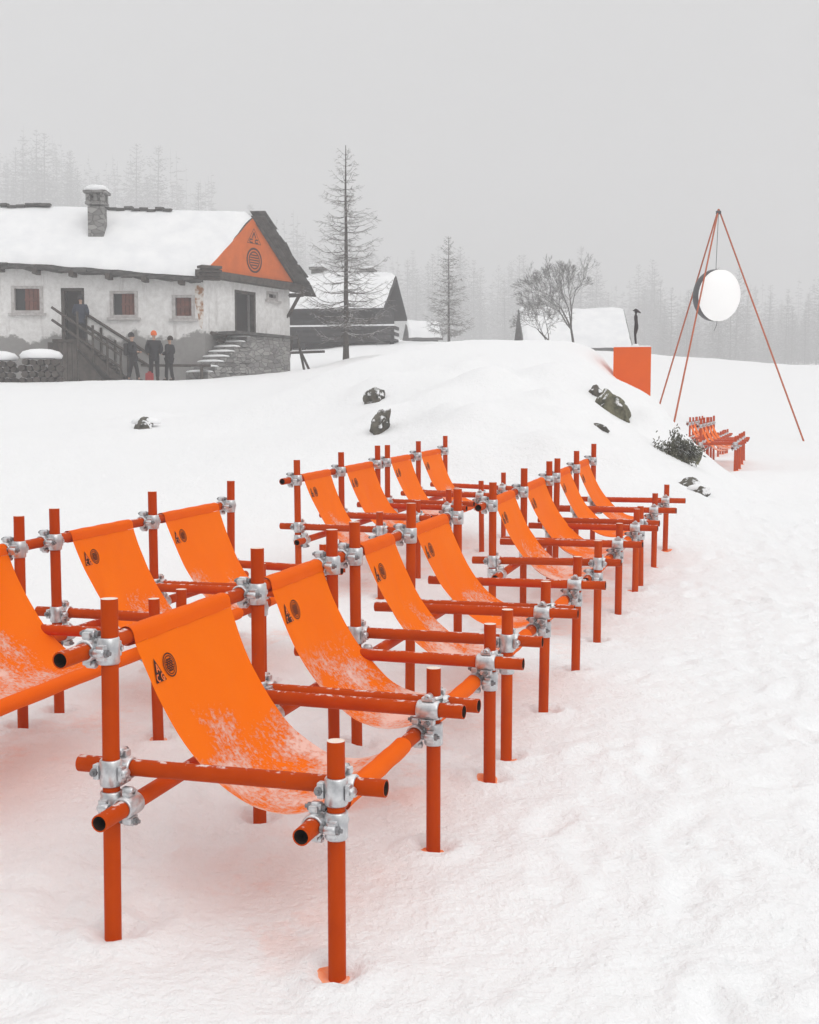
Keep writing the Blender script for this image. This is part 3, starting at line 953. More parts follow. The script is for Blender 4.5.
def build_house():
    B = at(205, 378, 42.0); B.z = 0
    a = 0.0
    Lv = Vector((-math.cos(a), -math.sin(a), 0))
    Gv = Vector((math.cos(math.radians(60)), math.sin(math.radians(60)), 0))
    GL = 5.09
    base = 2.2
    root = thing('farmhouse', 'long whitewashed stone farmhouse with snowy roof and orange gable', 'house', (B.x, B.y, 2.7))
    off = Vector((B.x, B.y, 2.7))
    LEN = 15.0
    # --- long wall; t runs left from the corner.
    ez0, ez1 = 6.30, 6.30 + .067 * LEN
    def hole_l(x0, y0, x1, y1):
        t0, zt_ = on_plane(x1, y0, B, Lv); t1, zb_ = on_plane(x0, y1, B, Lv)
        return (t0, t1, zb_, zt_)
    wins = [hole_l(12.5, 286, 42, 313), hole_l(111, 291, 137, 317.5), hole_l(173, 295, 194, 318.5)]
    door = hole_l(62, 288, 84, 343)
    # NB: the normal of wall_mesh is Z x dir; for Lv that points towards the camera, so build from the far end the other way
    def flip(h): return (LEN - h[1], LEN - h[0], h[2], h[3])
    P0 = B + Lv * LEN
    mb = MB()
    wall_mesh(mb, P0, -Lv, LEN, base, ez1, ez0, [flip(h) for h in wins + [door]], 0.4)
    # --- gable wall, t runs from the corner along Gv
    t0, zt_ = on_plane(234.5, 289.5, B, Gv); t1, zb_ = on_plane(256, 334, B, Gv)
    gdoor = (t0, t1, zb_, zt_)
    t0, zt_ = on_plane(267, 291, B, Gv); t1, zb_ = on_plane(277, 301, B, Gv)
    gwin = (t0, t1, zb_, zt_)
    wall_mesh(mb, B, Gv, GL, base, 6.30, 6.38, [gdoor, gwin], 0.4)
    C = B + Gv * GL
    # rear and left walls
    wall_mesh(mb, C, Lv, LEN, base, 6.38, 6.38 + .04 * LEN, [], 0.3)
    wall_mesh(mb, C + Lv * LEN, -Gv, GL, base, 6.9, 6.9, [], 0.3)
    # floor inside keeps the openings dark
    for z in (2.5, 6.25):
        mb.add([Vector((*p.xy, z)) for p in (B + Lv * .3, C + Lv * .3, C + Lv * (LEN - .3), B + Lv * (LEN - .3))], [(0, 1, 2, 3)], 0)
    mb.v = [tuple(Vector(v) - off) for v in mb.v]
    wall = mb.build('wall', [M['plaster']], root)
    # rusty stain where plaster has come off by the corner
    nl = Vector((Lv.y, -Lv.x, 0)) * 1.0
    if nl.y > 0: nl = -nl
    ng = Vector((Gv.y, -Gv.x, 0))
    # plaster patch lost, irregular polygon proud by 4 mm
    mb = MB()
    pts = [(195, 286), (200, 284.5), (204, 289), (203, 300), (204, 314), (202, 329), (199.5, 326), (198, 315), (196.5, 309), (194.5, 300)]
    P = []
    for x, y in pts:
        t, z = on_plane(x, y, B, Lv); P.append(Vector((*(B + Lv * t).xy, z)) + nl * .012 - off)
    mb.prism(P, -nl * .02)
    mb.build('bare_patch', M['stain'], wall)
    # --- roof
    Aq = B + Gv * (GL / 2)
    RZ = 8.48
    def rp(v, t, dz=0):
        """v: -1 front eave, 0 ridge, 1 rear eave; t along the ridge to the left"""
        e = B if v < 0 else C
        ezz = (6.30 + .067 * max(t, 0)) if v < 0 else 6.38 + .04 * max(t, 0)
        w = abs(v)
        p = Aq.lerp(e, w) + Lv * t
        return Vector((p.x, p.y, RZ + .026 * t + (ezz - RZ - .026 * t) * w + dz)) - off
    OV, TM = -0.42, LEN + .6
    for nm, v0, v1 in (('front', -1.16, 0.0), ('rear', 0.0, 1.13)):
        mb = MB()
        OV = -.20 if nm == 'front' else -.50
        n1 = 46
        # ragged stone-slab verge and eave
        top, bot = [], []
        lo = v0 if nm == 'front' else v1
        for i in range(n1 + 1):
            t = OV + (TM - OV) * i / n1
            rr, rr2 = [], []
            for j in range(9):
                v = lo * (1 - j / 8)
                jit = 0.02 * math.sin(i * 2.3) if j == 0 else 0
                tj = t + (0.05 * math.sin(j * 2.9 + 1) if i == 0 else 0)
                rr.append(rp(v * (1 + jit), tj, .16)); rr2.append(rp(v * (1 + jit), tj, .0))
            top.append(rr); bot.append(rr2)
        mb.grid(top, 0, False); mb.grid([r_[::-1] for r_ in bot], 0, False)
        for (ga, gb) in ((top[0], bot[0]), (top[-1], bot[-1]), ([r_[0] for r_ in top], [r_[0] for r_ in bot]), ([r_[-1] for r_ in top], [r_[-1] for r_ in bot])):
            mb.grid([ga, gb], 0, False)
        # loose slab ends along the verge and the eave
        rr_ = random.Random(3)
        for j in range(15 if nm == 'rear' else 0):
            v = lo * (0.03 + .94 * j / 14)
            sl_ = (rp(0, OV) - rp(lo, OV)).normalized(); yy = sl_.cross(Lv).normalized()
            Rm = Matrix((sl_, Lv, sl_.cross(Lv))).transposed() @ Matrix.Rotation(rr_.uniform(-.06, .06), 3, 'Y') @ Matrix.Rotation(rr_.uniform(-.12, .12), 3, 'Z')
            mb.box(rp(v, OV + rr_.uniform(.0, .12), .15 + rr_.uniform(0, .05)), (.62, .55, .06), Rm, 0)
            mb.box(rp(v + .02, OV + rr_.uniform(-.02, .12), .04 + rr_.uniform(0, .05)), (.66, .5, .05), Rm, 0)
        if nm == 'front':
            for i in range(52):
                t = OV + (TM - OV) * (i + .5) / 52
                mb.box(rp(-1.16 + rr_.uniform(-.015, .02), t, .07 + rr_.uniform(-.02, .05)), (.36, .30, .08), Matrix.Rotation(a + rr_.uniform(-.15, .15), 3, 'Z'), 0)
        roof = mb.build('roof', M['slab'], root)
        o_s = -.01 if nm == 'front' else .2
        c0, c1, c2 = rp(lo * .985, OV + o_s, .17), rp(lo * .985, TM, .17), rp(0, OV + o_s, .17)
        up = Vector((0, 0, 1))
        if nm == 'front':
            snow_sheet('roof_snow', roof, c0, c1 - c0, c2 - c0, 70, 22, up, .19, 21, ev2=rp(0, TM, .17) - c1)
            # bare ridge stones
            for tts in ([x * .28 for x in range(10, 20)], [x * .3 for x in range(24, 30)]):
              mb = MB()
              for tt in tts:
                mb.box(rp(-.075 + rr_.uniform(-.015, .015), tt, .40 + rr_.uniform(-.03, .05)), (.30, .24, .09), Matrix.Rotation(a + rr_.uniform(-.2, .2), 3, 'Z'))
              mb.build('ridge_stone', M['slab'], roof)
            # beam ends under the eave
            for i in range(11):
                t = .6 + i * 1.25
                mb = MB(); mb.cbox(rp(-1.10, t, -.13), (.17, .55, .2), Matrix.Rotation(a, 3, 'Z'), .015)
                mb.build('beam_end', M['wood'], root)
        else:
            snow_sheet('roof_snow', roof, c0, c1 - c0, c2 - c0, 40, 14, up, .22, 33, ev2=rp(0, TM, .17) - c1)
    # --- orange gable panel with its printed marks
    mb = MB()
    def gp(t, z, o=0.0):
        p = B + Gv * t
        return Vector((p.x, p.y, z)) + ng * o - off
    tri = [gp(-.05, 6.40, .22), gp(GL + .05, 6.46, .22), gp(GL / 2, RZ + .03, .22)]
    mb.prism(tri, -ng * .5)
    # board joints
    panel = mb.build('gable_panel', M['gable'], root)
    mb = MB()
    def gstroke(pts, w):
        for (t0, z0), (t1, z1) in zip(pts[:-1], pts[1:]):
            d = Vector((t1 - t0, z1 - z0)); l = d.length or 1e-6; e = Vector((-d.y, d.x)) / l * w / 2
            mb.add([gp(t0 + e.x, z0 + e.y, .228), gp(t1 + e.x, z1 + e.y, .228), gp(t1 - e.x, z1 - e.y, .228), gp(t0 - e.x, z0 - e.y, .228)], [(3, 2, 1, 0)])
    ct = GL / 2 + .05
    gc = lambda r_, cz: [(ct + r_ * math.cos(2 * PI * k / 28), cz + r_ * math.sin(2 * PI * k / 28)) for k in range(29)]
    gstroke(gc(.42, 7.02), .07); gstroke(gc(.30, 7.02), .05)
    for q in (-.18, -.09, 0, .09, .18):
        hw = math.sqrt(.26 ** 2 - q * q); gstroke([(ct - hw, 7.02 + q), (ct + hw, 7.02 + q)], .045)
    mb.build('round_print', M['ink'], panel)
    mb = MB()
    gstroke([(ct - .40, 7.62), (ct, 8.16), (ct + .40, 7.62), (ct - .40, 7.62)], .018)
    gstroke([(ct - .10, 7.82), (ct, 8.02), (ct + .10, 7.82)], .05)
    for o in (-.2, .12):
        gstroke([(ct + o + .12, 7.76), (ct + o - .03, 7.76), (ct + o - .06, 7.70), (ct + o - .03, 7.65), (ct + o + .12, 7.65)], .05)
    mb.build('triangle_print', M['ink'], panel)
    # tie beam under the panel, verge rafter and corner beams
    mb = MB()
    mb.box(gp(GL / 2, 6.28, .2), (GL + .9, .4, .24), Matrix.Rotation(math.radians(60), 3, 'Z'))
    mb.build('tie_beam', M['wood'], root)
    mb = MB()
    e0 = rp(1.10, OV + .2, -.05); e1 = rp(0.02, OV + .2, -.05)
    mb.polytube([e0, e1], [.08, .08], 4, cap=True)
    mb.build('rafter', M['wood'], root)
    mb = MB()
    q0 = gp(GL - .25, 5.1, .05); q1 = gp(GL - .12, 6.25, .75)
    mb.polytube([q0, q1], [.07, .07], 5, cap=True); mb.polytube([gp(GL - .2, 5.95, -.1), gp(GL - .2, 5.95, .8)], [.08, .08], 4, cap=True)
    mb.build('bracket', M['wood'], root)
    mb = MB()
    for k in range(4):
        mb.box(gp(-.1 - k * .12, 6.10 + .11 * k, .35 + .1 * k), (.75, .4, .09), Matrix.Rotation(.3 + .1 * k, 3, 'Z'))
    mb.build('corner_beam', M['wood'], root)
    # --- windows
    def window(h, P, dv, nv_, shutter_side):
        t0, t1, z0, z1 = h
        def q(t, z, o): p = P + dv * t; return Vector((p.x, p.y, z)) + nv_ * o - off
        ang = math.atan2(dv.y, dv.x); R = Matrix.Rotation(ang, 3, 'Z')
        m = MB(); w = .09
        for (ta, tb, za, zb_) in ((t0 - .03, t0 + w, z0, z1), (t1 - w, t1 + .03, z0, z1), (t0 + w, t1 - w, z1 - w, z1), (t0 + w, t1 - w, z0, z0 + w)):
            m.box(q((ta + tb) / 2, (za + zb_) / 2, -.04), (tb - ta, .14, zb_ - za), R)
        fr = m.build('window', M['frame'], root)
        m = MB(); m.box(q((t0 + t1) / 2, (z0 + z1) / 2, -.14), (t1 - t0 - 2 * w, .02, z1 - z0 - 2 * w), R); m.build('pane', M['glass'], fr)
        if shutter_side:
            m = MB(); ww = (t1 - t0) * (.56 if shutter_side != 2 else .8)
            c = t0 + w + ww / 2 - .05
            nb = 4
            for k in range(nb):
                m.cbox(q(c - ww / 2 + ww * (k + .5) / nb, (z0 + z1) / 2, -.10), (ww / nb - .012, .03, z1 - z0 - 2 * w), R, .006)
            m.box(q(c, z0 + (z1 - z0) * .5, -.07), (ww, .03, .07), R)
            m.build('shutter', M['shutter'], fr)
        m = MB(); m.box(q((t0 + t1) / 2, z0 - .05, .02), (t1 - t0 + .25, .2, .08), R); m.build('sill', M['frame'], fr)
    for h, sd in zip(wins, (1, 1, 2)):
        window(h, B, Lv, nl, sd)
    window(gwin, B, Gv, ng, 0)
    for h, P, dv, nv_ in ((door, B, Lv, nl), (gdoor, B, Gv, ng)):
        t0, t1, z0, z1 = h
        q = lambda t, z, o: Vector((*(P + dv * t).xy, z)) + nv_ * o - off
        R = Matrix.Rotation(math.atan2(dv.y, dv.x), 3, 'Z')
        m = MB()
        for ta, tb, za, zb_ in ((t0, t0 + .1, z0, z1), (t1 - .1, t1, z0, z1), (t0, t1, z1 - .1, z1)):
            m.box(q((ta + tb) / 2, (za + zb_) / 2, -.1), (tb - ta, .2, zb_ - za), R)
        fr = m.build('door_frame', M['wood'], root)
        m = MB(); m.cbox(q((t0 + t1) / 2, (z0 + z1) / 2, -.33), (t1 - t0 - .2, .05, z1 - z0 - .1), R, .01)
        m.build('door', M['dark_in'], root)
    # --- chimney
    k = (at(97, 200, 43.0))
    cz = 7.75
    m = MB()
    R = Matrix.Rotation(a, 3, 'Z')
    q = lambda z, dx=0, dy=0: Vector((k.x, k.y, z)) + R @ Vector((dx, dy, 0)) - off
    m.cbox(q(8.08), (.56, .52, 1.3), R, .03)
    m.cbox(q(8.84), (.70, .64, .10), R, .02)
    for sx in (-1, 1):
        for sy in (-1, 1):
            m.cbox(q(9.04, sx * .25, sy * .22), (.16, .16, .32), R, .02)
    m.cbox(q(9.02), (.14, .50, .30), R, .02)
    m.cbox(q(9.23), (.82, .74, .09), R, .02)
    ch = m.build('chimney', M['masonry'], root)
    m = MB()
    rings = []
    for z, s in ((9.272, .40), (9.37, .39), (9.47, .27), (9.51, .07)):
        rings.append([q(z, s * math.cos(2 * PI * (j + .5) / 8) * 1.12, s * math.sin(2 * PI * (j + .5) / 8)) for j in range(8)])
    m.loft(rings); m.build('snow_cap', M['roof_snow'], ch)

    # --- porch of rough stone and its steps in front of the gable
    m = MB()
    p = lambda t, o, z: Vector((*(B + Gv * t + ng * o).xy, z)) - off
    t_a = on_plane(250, 336, B + ng * 1.0, Gv)[0]; t_b = on_plane(290, 336, B + ng * 1.0, Gv)[0]
    zt_ = on_plane(270, 337, B + ng * 1.0, Gv)[1]
    m.prism([p(t_a, 1.0, 2.3), p(t_b, 1.0, 2.3), p(t_b, 1.0, zt_), p(t_a, 1.0, zt_)], -ng * .99)
    pb = m.build('porch_base', M['masonry'], root)
    m = MB(); m.prism([p(t_a - .9, 1.12, zt_ + .004), p(t_b + .35, 1.12, zt_ + .004), p(t_b + .35, 1.12, zt_ + .10), p(t_a - .9, 1.12, zt_ + .10)], -ng * 1.1)
    m.build('porch_slab', M['slab'], root)
    ns = 8
    t_s = on_plane(207, 372, B + ng * 1.0, Gv)[0]
    st = MB(); sn = MB()
    zlo = 2.75
    for i in range(ns):
        ta = t_s + (t_a - t_s) * i / ns; tb = t_a
        z1 = zlo + (zt_ - zlo) * (i + .6) / ns; z0 = zlo - .5 if i == 0 else zlo + (zt_ - zlo) * (i - .4) / ns + .002
        jit = .06 * math.sin(i * 2.1)
        st.prism([p(ta, 1.05 + jit, z0), p(tb, 1.05 + jit, z0), p(tb, 1.05 + jit, z1), p(ta, 1.05 + jit, z1)], -ng * (.98 + jit))
        w = (t_a - t_s) / ns
        ln = MB()
        rings = []
        for zz, s in ((z1 + .001, 1.0), (z1 + .05, .9), (z1 + .08, .5)):
            rings.append([p(ta + w * .5 + w * .48 * s * cx_, .55 + .5 * s * cy_, zz) for cx_, cy_ in ((-1, -1), (1, -1), (1, .2), (1, 1), (0, 1.05), (-1, .9))])
        sn.loft(rings)
    so = st.build('stone_steps', M['masonry'], root)
    sn.build('step_snow', M['roof_snow'], so)
    m = MB()
    for (x0, y0, x1, y1) in ((211, 333, 226, 336), (217, 340, 229, 342)):
        ta, za = on_plane(x0, y0, B + ng * .3, Gv); tb, zb_ = on_plane(x1, y1, B + ng * .3, Gv)
        m.polytube([p(ta, .3, za), p(tb, .3, zb_)], [.07, .07], 4, cap=True)
    m.build('loose_beam', M['wood'], root)
    # --- timber stairs to the long wall's door
    W = 1.15
    p2 = lambda t, o, z: Vector((*(B + Lv * t + nl * o).xy, z)) - off
    tl, zl = on_plane(86, 341, B, Lv); tr, _ = on_plane(130, 378, B, Lv)
    tL = on_plane(62, 341, B, Lv)[0]
    zb_ = 2.62
    m = MB()
    m.prism([p2(tl, W, zl - .1), p2(tL, W, zl - .1), p2(tL, W, zl), p2(tl, W, zl)], -nl * (W - .01))
    m.build('landing', M['wood'], root)
    m = MB()
    nst = 9
    for i in range(nst):
        f = (i + .5) / nst; t = tl + (tr - tl) * f; z = zl + (zb_ - zl) * (i + 1) / nst
        m.prism([p2(t - .18, W - .06, z - .05), p2(t + .18, W - .06, z - .05), p2(t + .18, W - .06, z), p2(t - .18, W - .06, z)], -nl * (W - .12))
    tr_ob = m.build('stair_treads', M['wood'], root)
    for o in (.05, W):
        m = MB(); m.prism([p2(tl, o, zl - .3), p2(tr, o, zb_ - .3), p2(tr, o, zb_ + .02), p2(tl, o, zl + .02)], -nl * .05); m.build('stringer', M['wood'], root)
        m = MB()
        h = 1.0
        if o > 1: tt0, zz0 = tL, zl + .82
        else: tt0, zz0 = tl, zl + .95
        for hh in (0, -.42):
            if o > 1:
                m.polytube([p2(tL, o, zz0 + hh + .25), p2(tr, o, zb_ + h + hh - .2)], [.045, .045], 4, cap=True)
            else:
                m.polytube([p2(tl, o, zz0 + hh), p2(tr - .7, o, zb_ + h + hh - .1)], [.05, .05], 4, cap=True)
        for f in (.02, .36, .68, .98):
            t = tl + (tr - tl) * f; z = zl + (zb_ - zl) * f
            m.polytube([p2(t, o, z - .3), p2(t, o, z + h - .05)], [.045, .045], 4, cap=True)
        m.build('railing', M['wood'], root)
    m = MB()
    for k_ in range(6):
        t = tl + .02 + (tL - tl) * k_ / 5
        m.prism([p2(t - .0, W - .03, 2.3), p2(t + (tL - tl) / 5.6, W - .03, 2.3), p2(t + (tL - tl) / 5.6, W - .03, zl - .11), p2(t, W - .03, zl - .11)], -nl * .05)
    m.prism([p2(tr + .5, W - .1, 2.3), p2(tl, W - .1, 2.3), p2(tl, W - .1, zl - .35), p2(tr + .5, W - .1, zb_ - .25)], -nl * .05)
    m.build('stair_boarding', M['wood'], root)
    return B, Lv, nl, Gv, ng


HB_, HL, HN, HG, HGN = build_house()


# ------------------------------------------------------------------ chalets far behind
def chalet(label, name, c, ang, length, depth, wall_h, rise, mats, balcony=False, chim=(), ov=.6, zb=0.0, windows=(), gable=False):
    root = thing(name, label, 'house', (c.x, c.y, c.z), ang)
    m = MB()
    L, D = length, depth
    m.box((L / 2, D / 2, wall_h / 2 - 1), (L, D, wall_h + 2))
    for x in (0, L):
        m.prism([Vector((x, 0, wall_h)), Vector((x, D, wall_h)), Vector((x, D / 2, wall_h + rise * .97))], Vector((.2 if x == 0 else -.2, 0, 0)))
    m.build('wall', mats[0], root)
    if gable:
        for x in (-.03, L + .01):
            m = MB(); m.prism([Vector((x, -.01, wall_h - 1.2)), Vector((x, D + .01, wall_h - 1.2)), Vector((x, D + .01, wall_h)), Vector((x, D / 2, wall_h + rise * .96)), Vector((x, -.01, wall_h))], Vector((.02, 0, 0))); m.build('gable_boards', M['slab'], root)
    for s in (0, 1):
        lo = Vector((-ov, -ov, wall_h - ov * rise / (D / 2))) if s == 0 else Vector((-ov, D + ov, wall_h - ov * rise / (D / 2)))
        hi = Vector((-ov, D / 2, wall_h + rise))
        m = MB(); m.prism([lo, hi, hi + Vector((0, 0, .16)), lo + Vector((0, 0, .16))], Vector((L + 2 * ov, 0, 0)))
        rf = m.build('roof', mats[1], root)
        c0 = lo + Vector((.05, 0, .165)); snow_sheet('roof_snow', rf, c0, Vector((L + 2 * ov - .1, 0, 0)), hi - lo, 36, 12, Vector((0, 0, 1)), .35, 50 + s + int(L))
    for (x, y, h) in chim:
        zr = wall_h + rise * (1 - abs(y - D / 2) / (D / 2))
        m = MB(); m.cbox((x, y, zr + h / 2 - .3), (.6, .6, h + .6), None, .03); m.cbox((x, y, zr + h + .12), (.8, .8, .12), None, .02)
        ch = m.build('chimney', mats[2], root)
        m = MB(); m.cbox((x, y, zr + h + .26), (.72, .72, .16), None, .07); m.build('snow_cap', M['roof_snow'], ch)
    for (x, z, w, h) in windows:
        m = MB(); m.box((x, -.02, z), (w, .06, h)); fr = m.build('window', mats[1], root)
        m = MB(); m.box((x, -.06, z), (w * .8, .03, h * .8)); m.build('pane', M['glass'], fr)
    if balcony:
        zf, o = balcony
        m = MB(); m.box((L / 2 + .5, -o / 2, zf), (L + 1.4, o - .02, .14)); m.build('balcony_floor', mats[0], root)
        m = MB()
        for z in (.3, .6):
            m.box((L / 2 + .5, -o, zf + z), (L + 1.4, .07, .16)); m.box((L + 1.2, -o / 2, zf + z), (.07, o - .08, .16))
        for i in range(9):
            m.box((-.1 + i * (L + 1.2) / 8, -o + .08, zf + .35), (.1, .09, .7))
        rl = m.build('balcony_railing', mats[0], root)
        m = MB()
        m.box((L / 2 + .5, -o, zf + .72), (L + 1.4, .14, .08)); m.build('railing_snow', M['roof_snow'], rl)
        for x in (L + 1.05, L * .6):
            m = MB(); m.box((x, -o + .2, zf / 2 - .6), (.18, .18, zf + 1.0)); m.build('balcony_post', mats[0], root)
    return root


q = at(378, 343, 61.0)
chalet('dark timber chalet with snowy roof, balcony and two chimneys behind the bare larch', 'chalet', Vector((q.x - 8.6, q.y + 1.0, q.z - .70)), math.radians(-10), 8.6, 5.2, 2.55, 1.55,
       [M['chalet'], M['chalet'], M['masonry']], balcony=(.75, 1.2), chim=((5.0, 2.6, .5), (7.7, 2.6, .35)), windows=((5.2, 1.5, .8, .9), (7.2, 1.5, .8, .9)))
q = at(530, 349, 78.0)
chalet('pale fogged barn whose snowy roof stands behind the leafless orchard tree', 'barn', Vector((q.x, q.y, q.z - 1.7)), math.radians(1), 6.1, 5.4, 2.0, 2.3,
       [M['plaster_far'], M['slab'], M['masonry']], windows=((4.2, 1.4, 1.0, .7),), ov=.5, gable=True)
q = at(412, 341, 86.0)
chalet('tiny low hut with snowy roof, faint in fog right of the chalet', 'hut', Vector((q.x, q.y, q.z - .6)), math.radians(10), 1.9, 2.0, .9, .8,
       [M['chalet'], M['slab'], M['masonry']], ov=.3)


# ------------------------------------------------------------------ trees
def larch_meshes(seed, h, spread, levels, per, ntw, tw_r, base_clear=.12, trunk_r=None):
    r = random.Random(seed)
    tk, cr = MB(), MB()
    tr = trunk_r or h * .013
    pts, rad = [], []
    bx, by = 0.0, 0.0
    for i in range(14):
        f = i / 13
        pts.append(Vector((bx, by, h * f - (.4 if i == 0 else 0)))); rad.append(tr * (1 - f) ** .9 * (1.35 if i == 0 else 1) + .012)
        bx += r.uniform(-.012, .012) * h * .12; by += r.uniform(-.012, .012) * h * .12
    tk.polytube(pts, rad, 9)
    def tp(f):
        k = min(int(f * 13), 12); u = f * 13 - k
        return pts[k].lerp(pts[k + 1], u) if k else Vector((pts[0].x, pts[0].y, h * f))
    for l in range(levels):
        f = base_clear + (1 - base_clear) * (l + r.random() * .6) / levels
        if f > .985: continue
        prof = (1 - f) ** .75 * (.55 + .45 * min(1, (f - base_clear + .12) / .25))
        n_ = per if f < .85 else max(2, per - 2)
        for k in range(n_):
            a = 2 * PI * (k + r.random()) / n_
            ln = spread * prof * r.uniform(.55, 1.15) + .12
            if r.random() < .08: ln *= .4
            d = Vector((math.cos(a), math.sin(a), 0)); p0 = tp(f)
            droop = ln * r.uniform(.02, .22) * (1 - f * .8)
            bp = []
            for s in range(6):
                u = s / 5
                z = -droop * math.sin(u * PI * .8) * 1.2 + ln * .28 * u ** 2.2 * r.uniform(.8, 1.2)
                if f > .8: z += ln * .5 * u
                bp.append(p0 + d * ln * u + Vector((r.uniform(-.02, .02) * ln, r.uniform(-.02, .02) * ln, z)))
            br = max(.010, tr * .22 * prof + .006)
            cr.polytube(bp, [br * (1 - .75 * s / 5) for s in range(6)], 3)
            for t in range(max(3, int(ntw * (ln / spread + .25)))):
                u = r.uniform(.12, 1.0); kk = min(int(u * 5), 4); p = bp[kk].lerp(bp[kk + 1], u * 5 - kk)
                sd = Vector((-d.y, d.x, 0)) * r.choice((-1, 1))
                dirn = (d * r.uniform(.2, .9) + sd * r.uniform(.3, 1) + Vector((0, 0, r.uniform(-.55, .25)))).normalized()
                tl = ln * r.uniform(.10, .30) + .06
                mid = p + dirn * tl * .5 + Vector((0, 0, -tl * .06))
                cr.polytube([p, mid, p + dirn * tl + Vector((0, 0, tl * r.uniform(-.1, .2)))], [tw_r, tw_r * .8, tw_r * .35], 3)
                if ntw > 8 and r.random() < .6:
                    d2 = (dirn + Vector((r.uniform(-1, 1), r.uniform(-1, 1), r.uniform(-.6, .6)))).normalized()
                    cr.polytube([mid, mid + d2 * tl * .5], [tw_r * .7, tw_r * .3], 3)
    return tk, cr


def full_tree(name, label, cat, loc, tk, cr, group=None, rz=0, tw='twig'):
    root = thing(name, label, cat, loc, rz, group)
    tk.build('trunk', M['bark'], root); cr.build('crown', M[tw], root)
    return root


p = at(346, 359.5, 46.0)
tk, cr = larch_meshes(5, 8.0, 2.05, 34, 5, 17, .0065, .12, .10)
full_tree('larch_tree', 'tall leafless larch standing alone between farmhouse and chalet', 'tree', (p.x, p.y, gz(p.x, p.y)), tk, cr)


def broad_meshes(seed, h, depth=6, spread=.62, rmin=.012, trunk=.16):
    r = random.Random(seed); tk, cr = MB(), MB()
    def grow(p, d, ln, rad, lv):
        pts = [p]; q = p; dd = d.copy()
        for s in range(3):
            dd = (dd + Vector((r.uniform(-.16, .16), r.uniform(-.16, .16), r.uniform(-.05, .14)))).normalized()
            q = q + dd * ln / 3; pts.append(q)
        (tk if lv < 2 else cr).polytube(pts, [rad, rad * .9, rad * .8, rad * .7], 6 if lv < 2 else 3)
        if lv >= depth: return
        for k in range(r.choice((2, 3, 3)) if lv else 4):
            a = r.uniform(0, 2 * PI); tilt = r.uniform(.3, 1.0) * spread * 1.5
            x, y, z = MB.basis(dd)
            nd = (z * math.cos(tilt) + (x * math.cos(a) + y * math.sin(a)) * math.sin(tilt)).normalized()
            st_ = pts[r.choice((2, 3, 3))]
            grow(st_, nd, ln * r.uniform(.62, .86), max(rmin, rad * .58), lv + 1)
    grow(Vector((0, 0, -.3)), Vector((0, 0, 1)), h * .30, trunk, 0)
    return tk, cr


p = at(574, 352, 66.0); z = gz(p.x, p.y)
tk, cr = broad_meshes(12, 5.9, 7, .50, .008, .09)
full_tree('orchard_tree', 'broad leafless tree in front of the fogged barn roof', 'tree', (p.x, p.y, z), tk, cr, tw='frost_twig')
p = at(548, 352, 63.0); z = gz(p.x, p.y)
tk, cr = broad_meshes(23, 4.2, 7, .75, .007, .05)
full_tree('bare_shrub', 'low bushy leafless shrub left of the orchard tree, before the barn', 'shrub', (p.x, p.y, z), tk, cr, tw='frost_twig')
p = at(449, 343, 80.0); z = gz(p.x, p.y)
tk, cr = larch_meshes(31, 7.2, 1.7, 30, 6, 12, .014, .10, .08)
full_tree('larch_tree', 'grey foggy larch on its own right of the dark chalet', 'tree', (p.x, p.y, z), tk, cr)

# the forest edge: copies of five leafless larches
PROTO = []
for k in range(5):
    tk, cr = larch_meshes(100 + k, 12.0, 2.3 + .22 * k, 30, 7, 8, .030, .04 + .02 * k, .10)
    tk.add(cr.v, cr.f, 1, True)
    PROTO.append(tk.mesh('fog_larch', [M['frost_twig'], M['frost_twig']]))
rr = random.Random(77)
count = 0
def fog_tree(x, y, s):
    o = link('fog_larch', PROTO[rr.randrange(5)], None, (x, y, gz(x, y) - .2))
    o.rotation_euler = (rr.uniform(-.03, .03), rr.uniform(-.03, .03), rr.uniform(0, 6.28)); o.scale = (s * rr.uniform(.9, 1.15), s * rr.uniform(.9, 1.15), s)
    tag(o, 'leafless larch fading into the fog at the far forest edge', 'tree', 'fogged larches of the forest edge')
for lo_, hi_, n_, d0, d1, s0_, s1_ in ((-60, 200, 70, 310, 430, 1.5, 3.0), (200, 345, 28, 310, 430, 1.0, 2.2), (345, 660, 92, 300, 430, 1.1, 2.7), (640, 900, 90, 250, 360, .9, 1.85)):
    for i in range(n_):
        d = rr.uniform(d0, d1); P = at(rr.uniform(lo_, hi_), 400, d)
        fog_tree(P.x, P.y, rr.uniform(s0_, s1_))


# the wood behind them reads as one mass
fw = MB()
for i in range(820):
    d = rr.uniform(400, 560); px = rr.uniform(-80, 910)
    P = at(px, 400, d); h = rr.uniform(17, 33) * (1.5 if px < 220 else 1.1 if px < 330 else .95)
    b0 = Vector((P.x, P.y, gz(P.x, P.y) - .5))
    fw.polytube([b0, b0 + Vector((0, 0, h))], [.22, .04], 3)
    for k in range(46):
        f = rr.uniform(.03, .97); a_ = rr.uniform(0, 6.28); ln = h * .17 * (1 - f) ** .7 * rr.uniform(.6, 1.2) + .3
        p0 = b0 + Vector((0, 0, h * f)); d_ = Vector((math.cos(a_), math.sin(a_), rr.uniform(-.25, .15)))
        fw.polytube([p0, p0 + d_ * ln * .5, p0 + d_ * ln], [.10, .30, .05], 3)
far = fw.build('far_wood', M['frost_twig'])
far['kind'] = 'stuff'

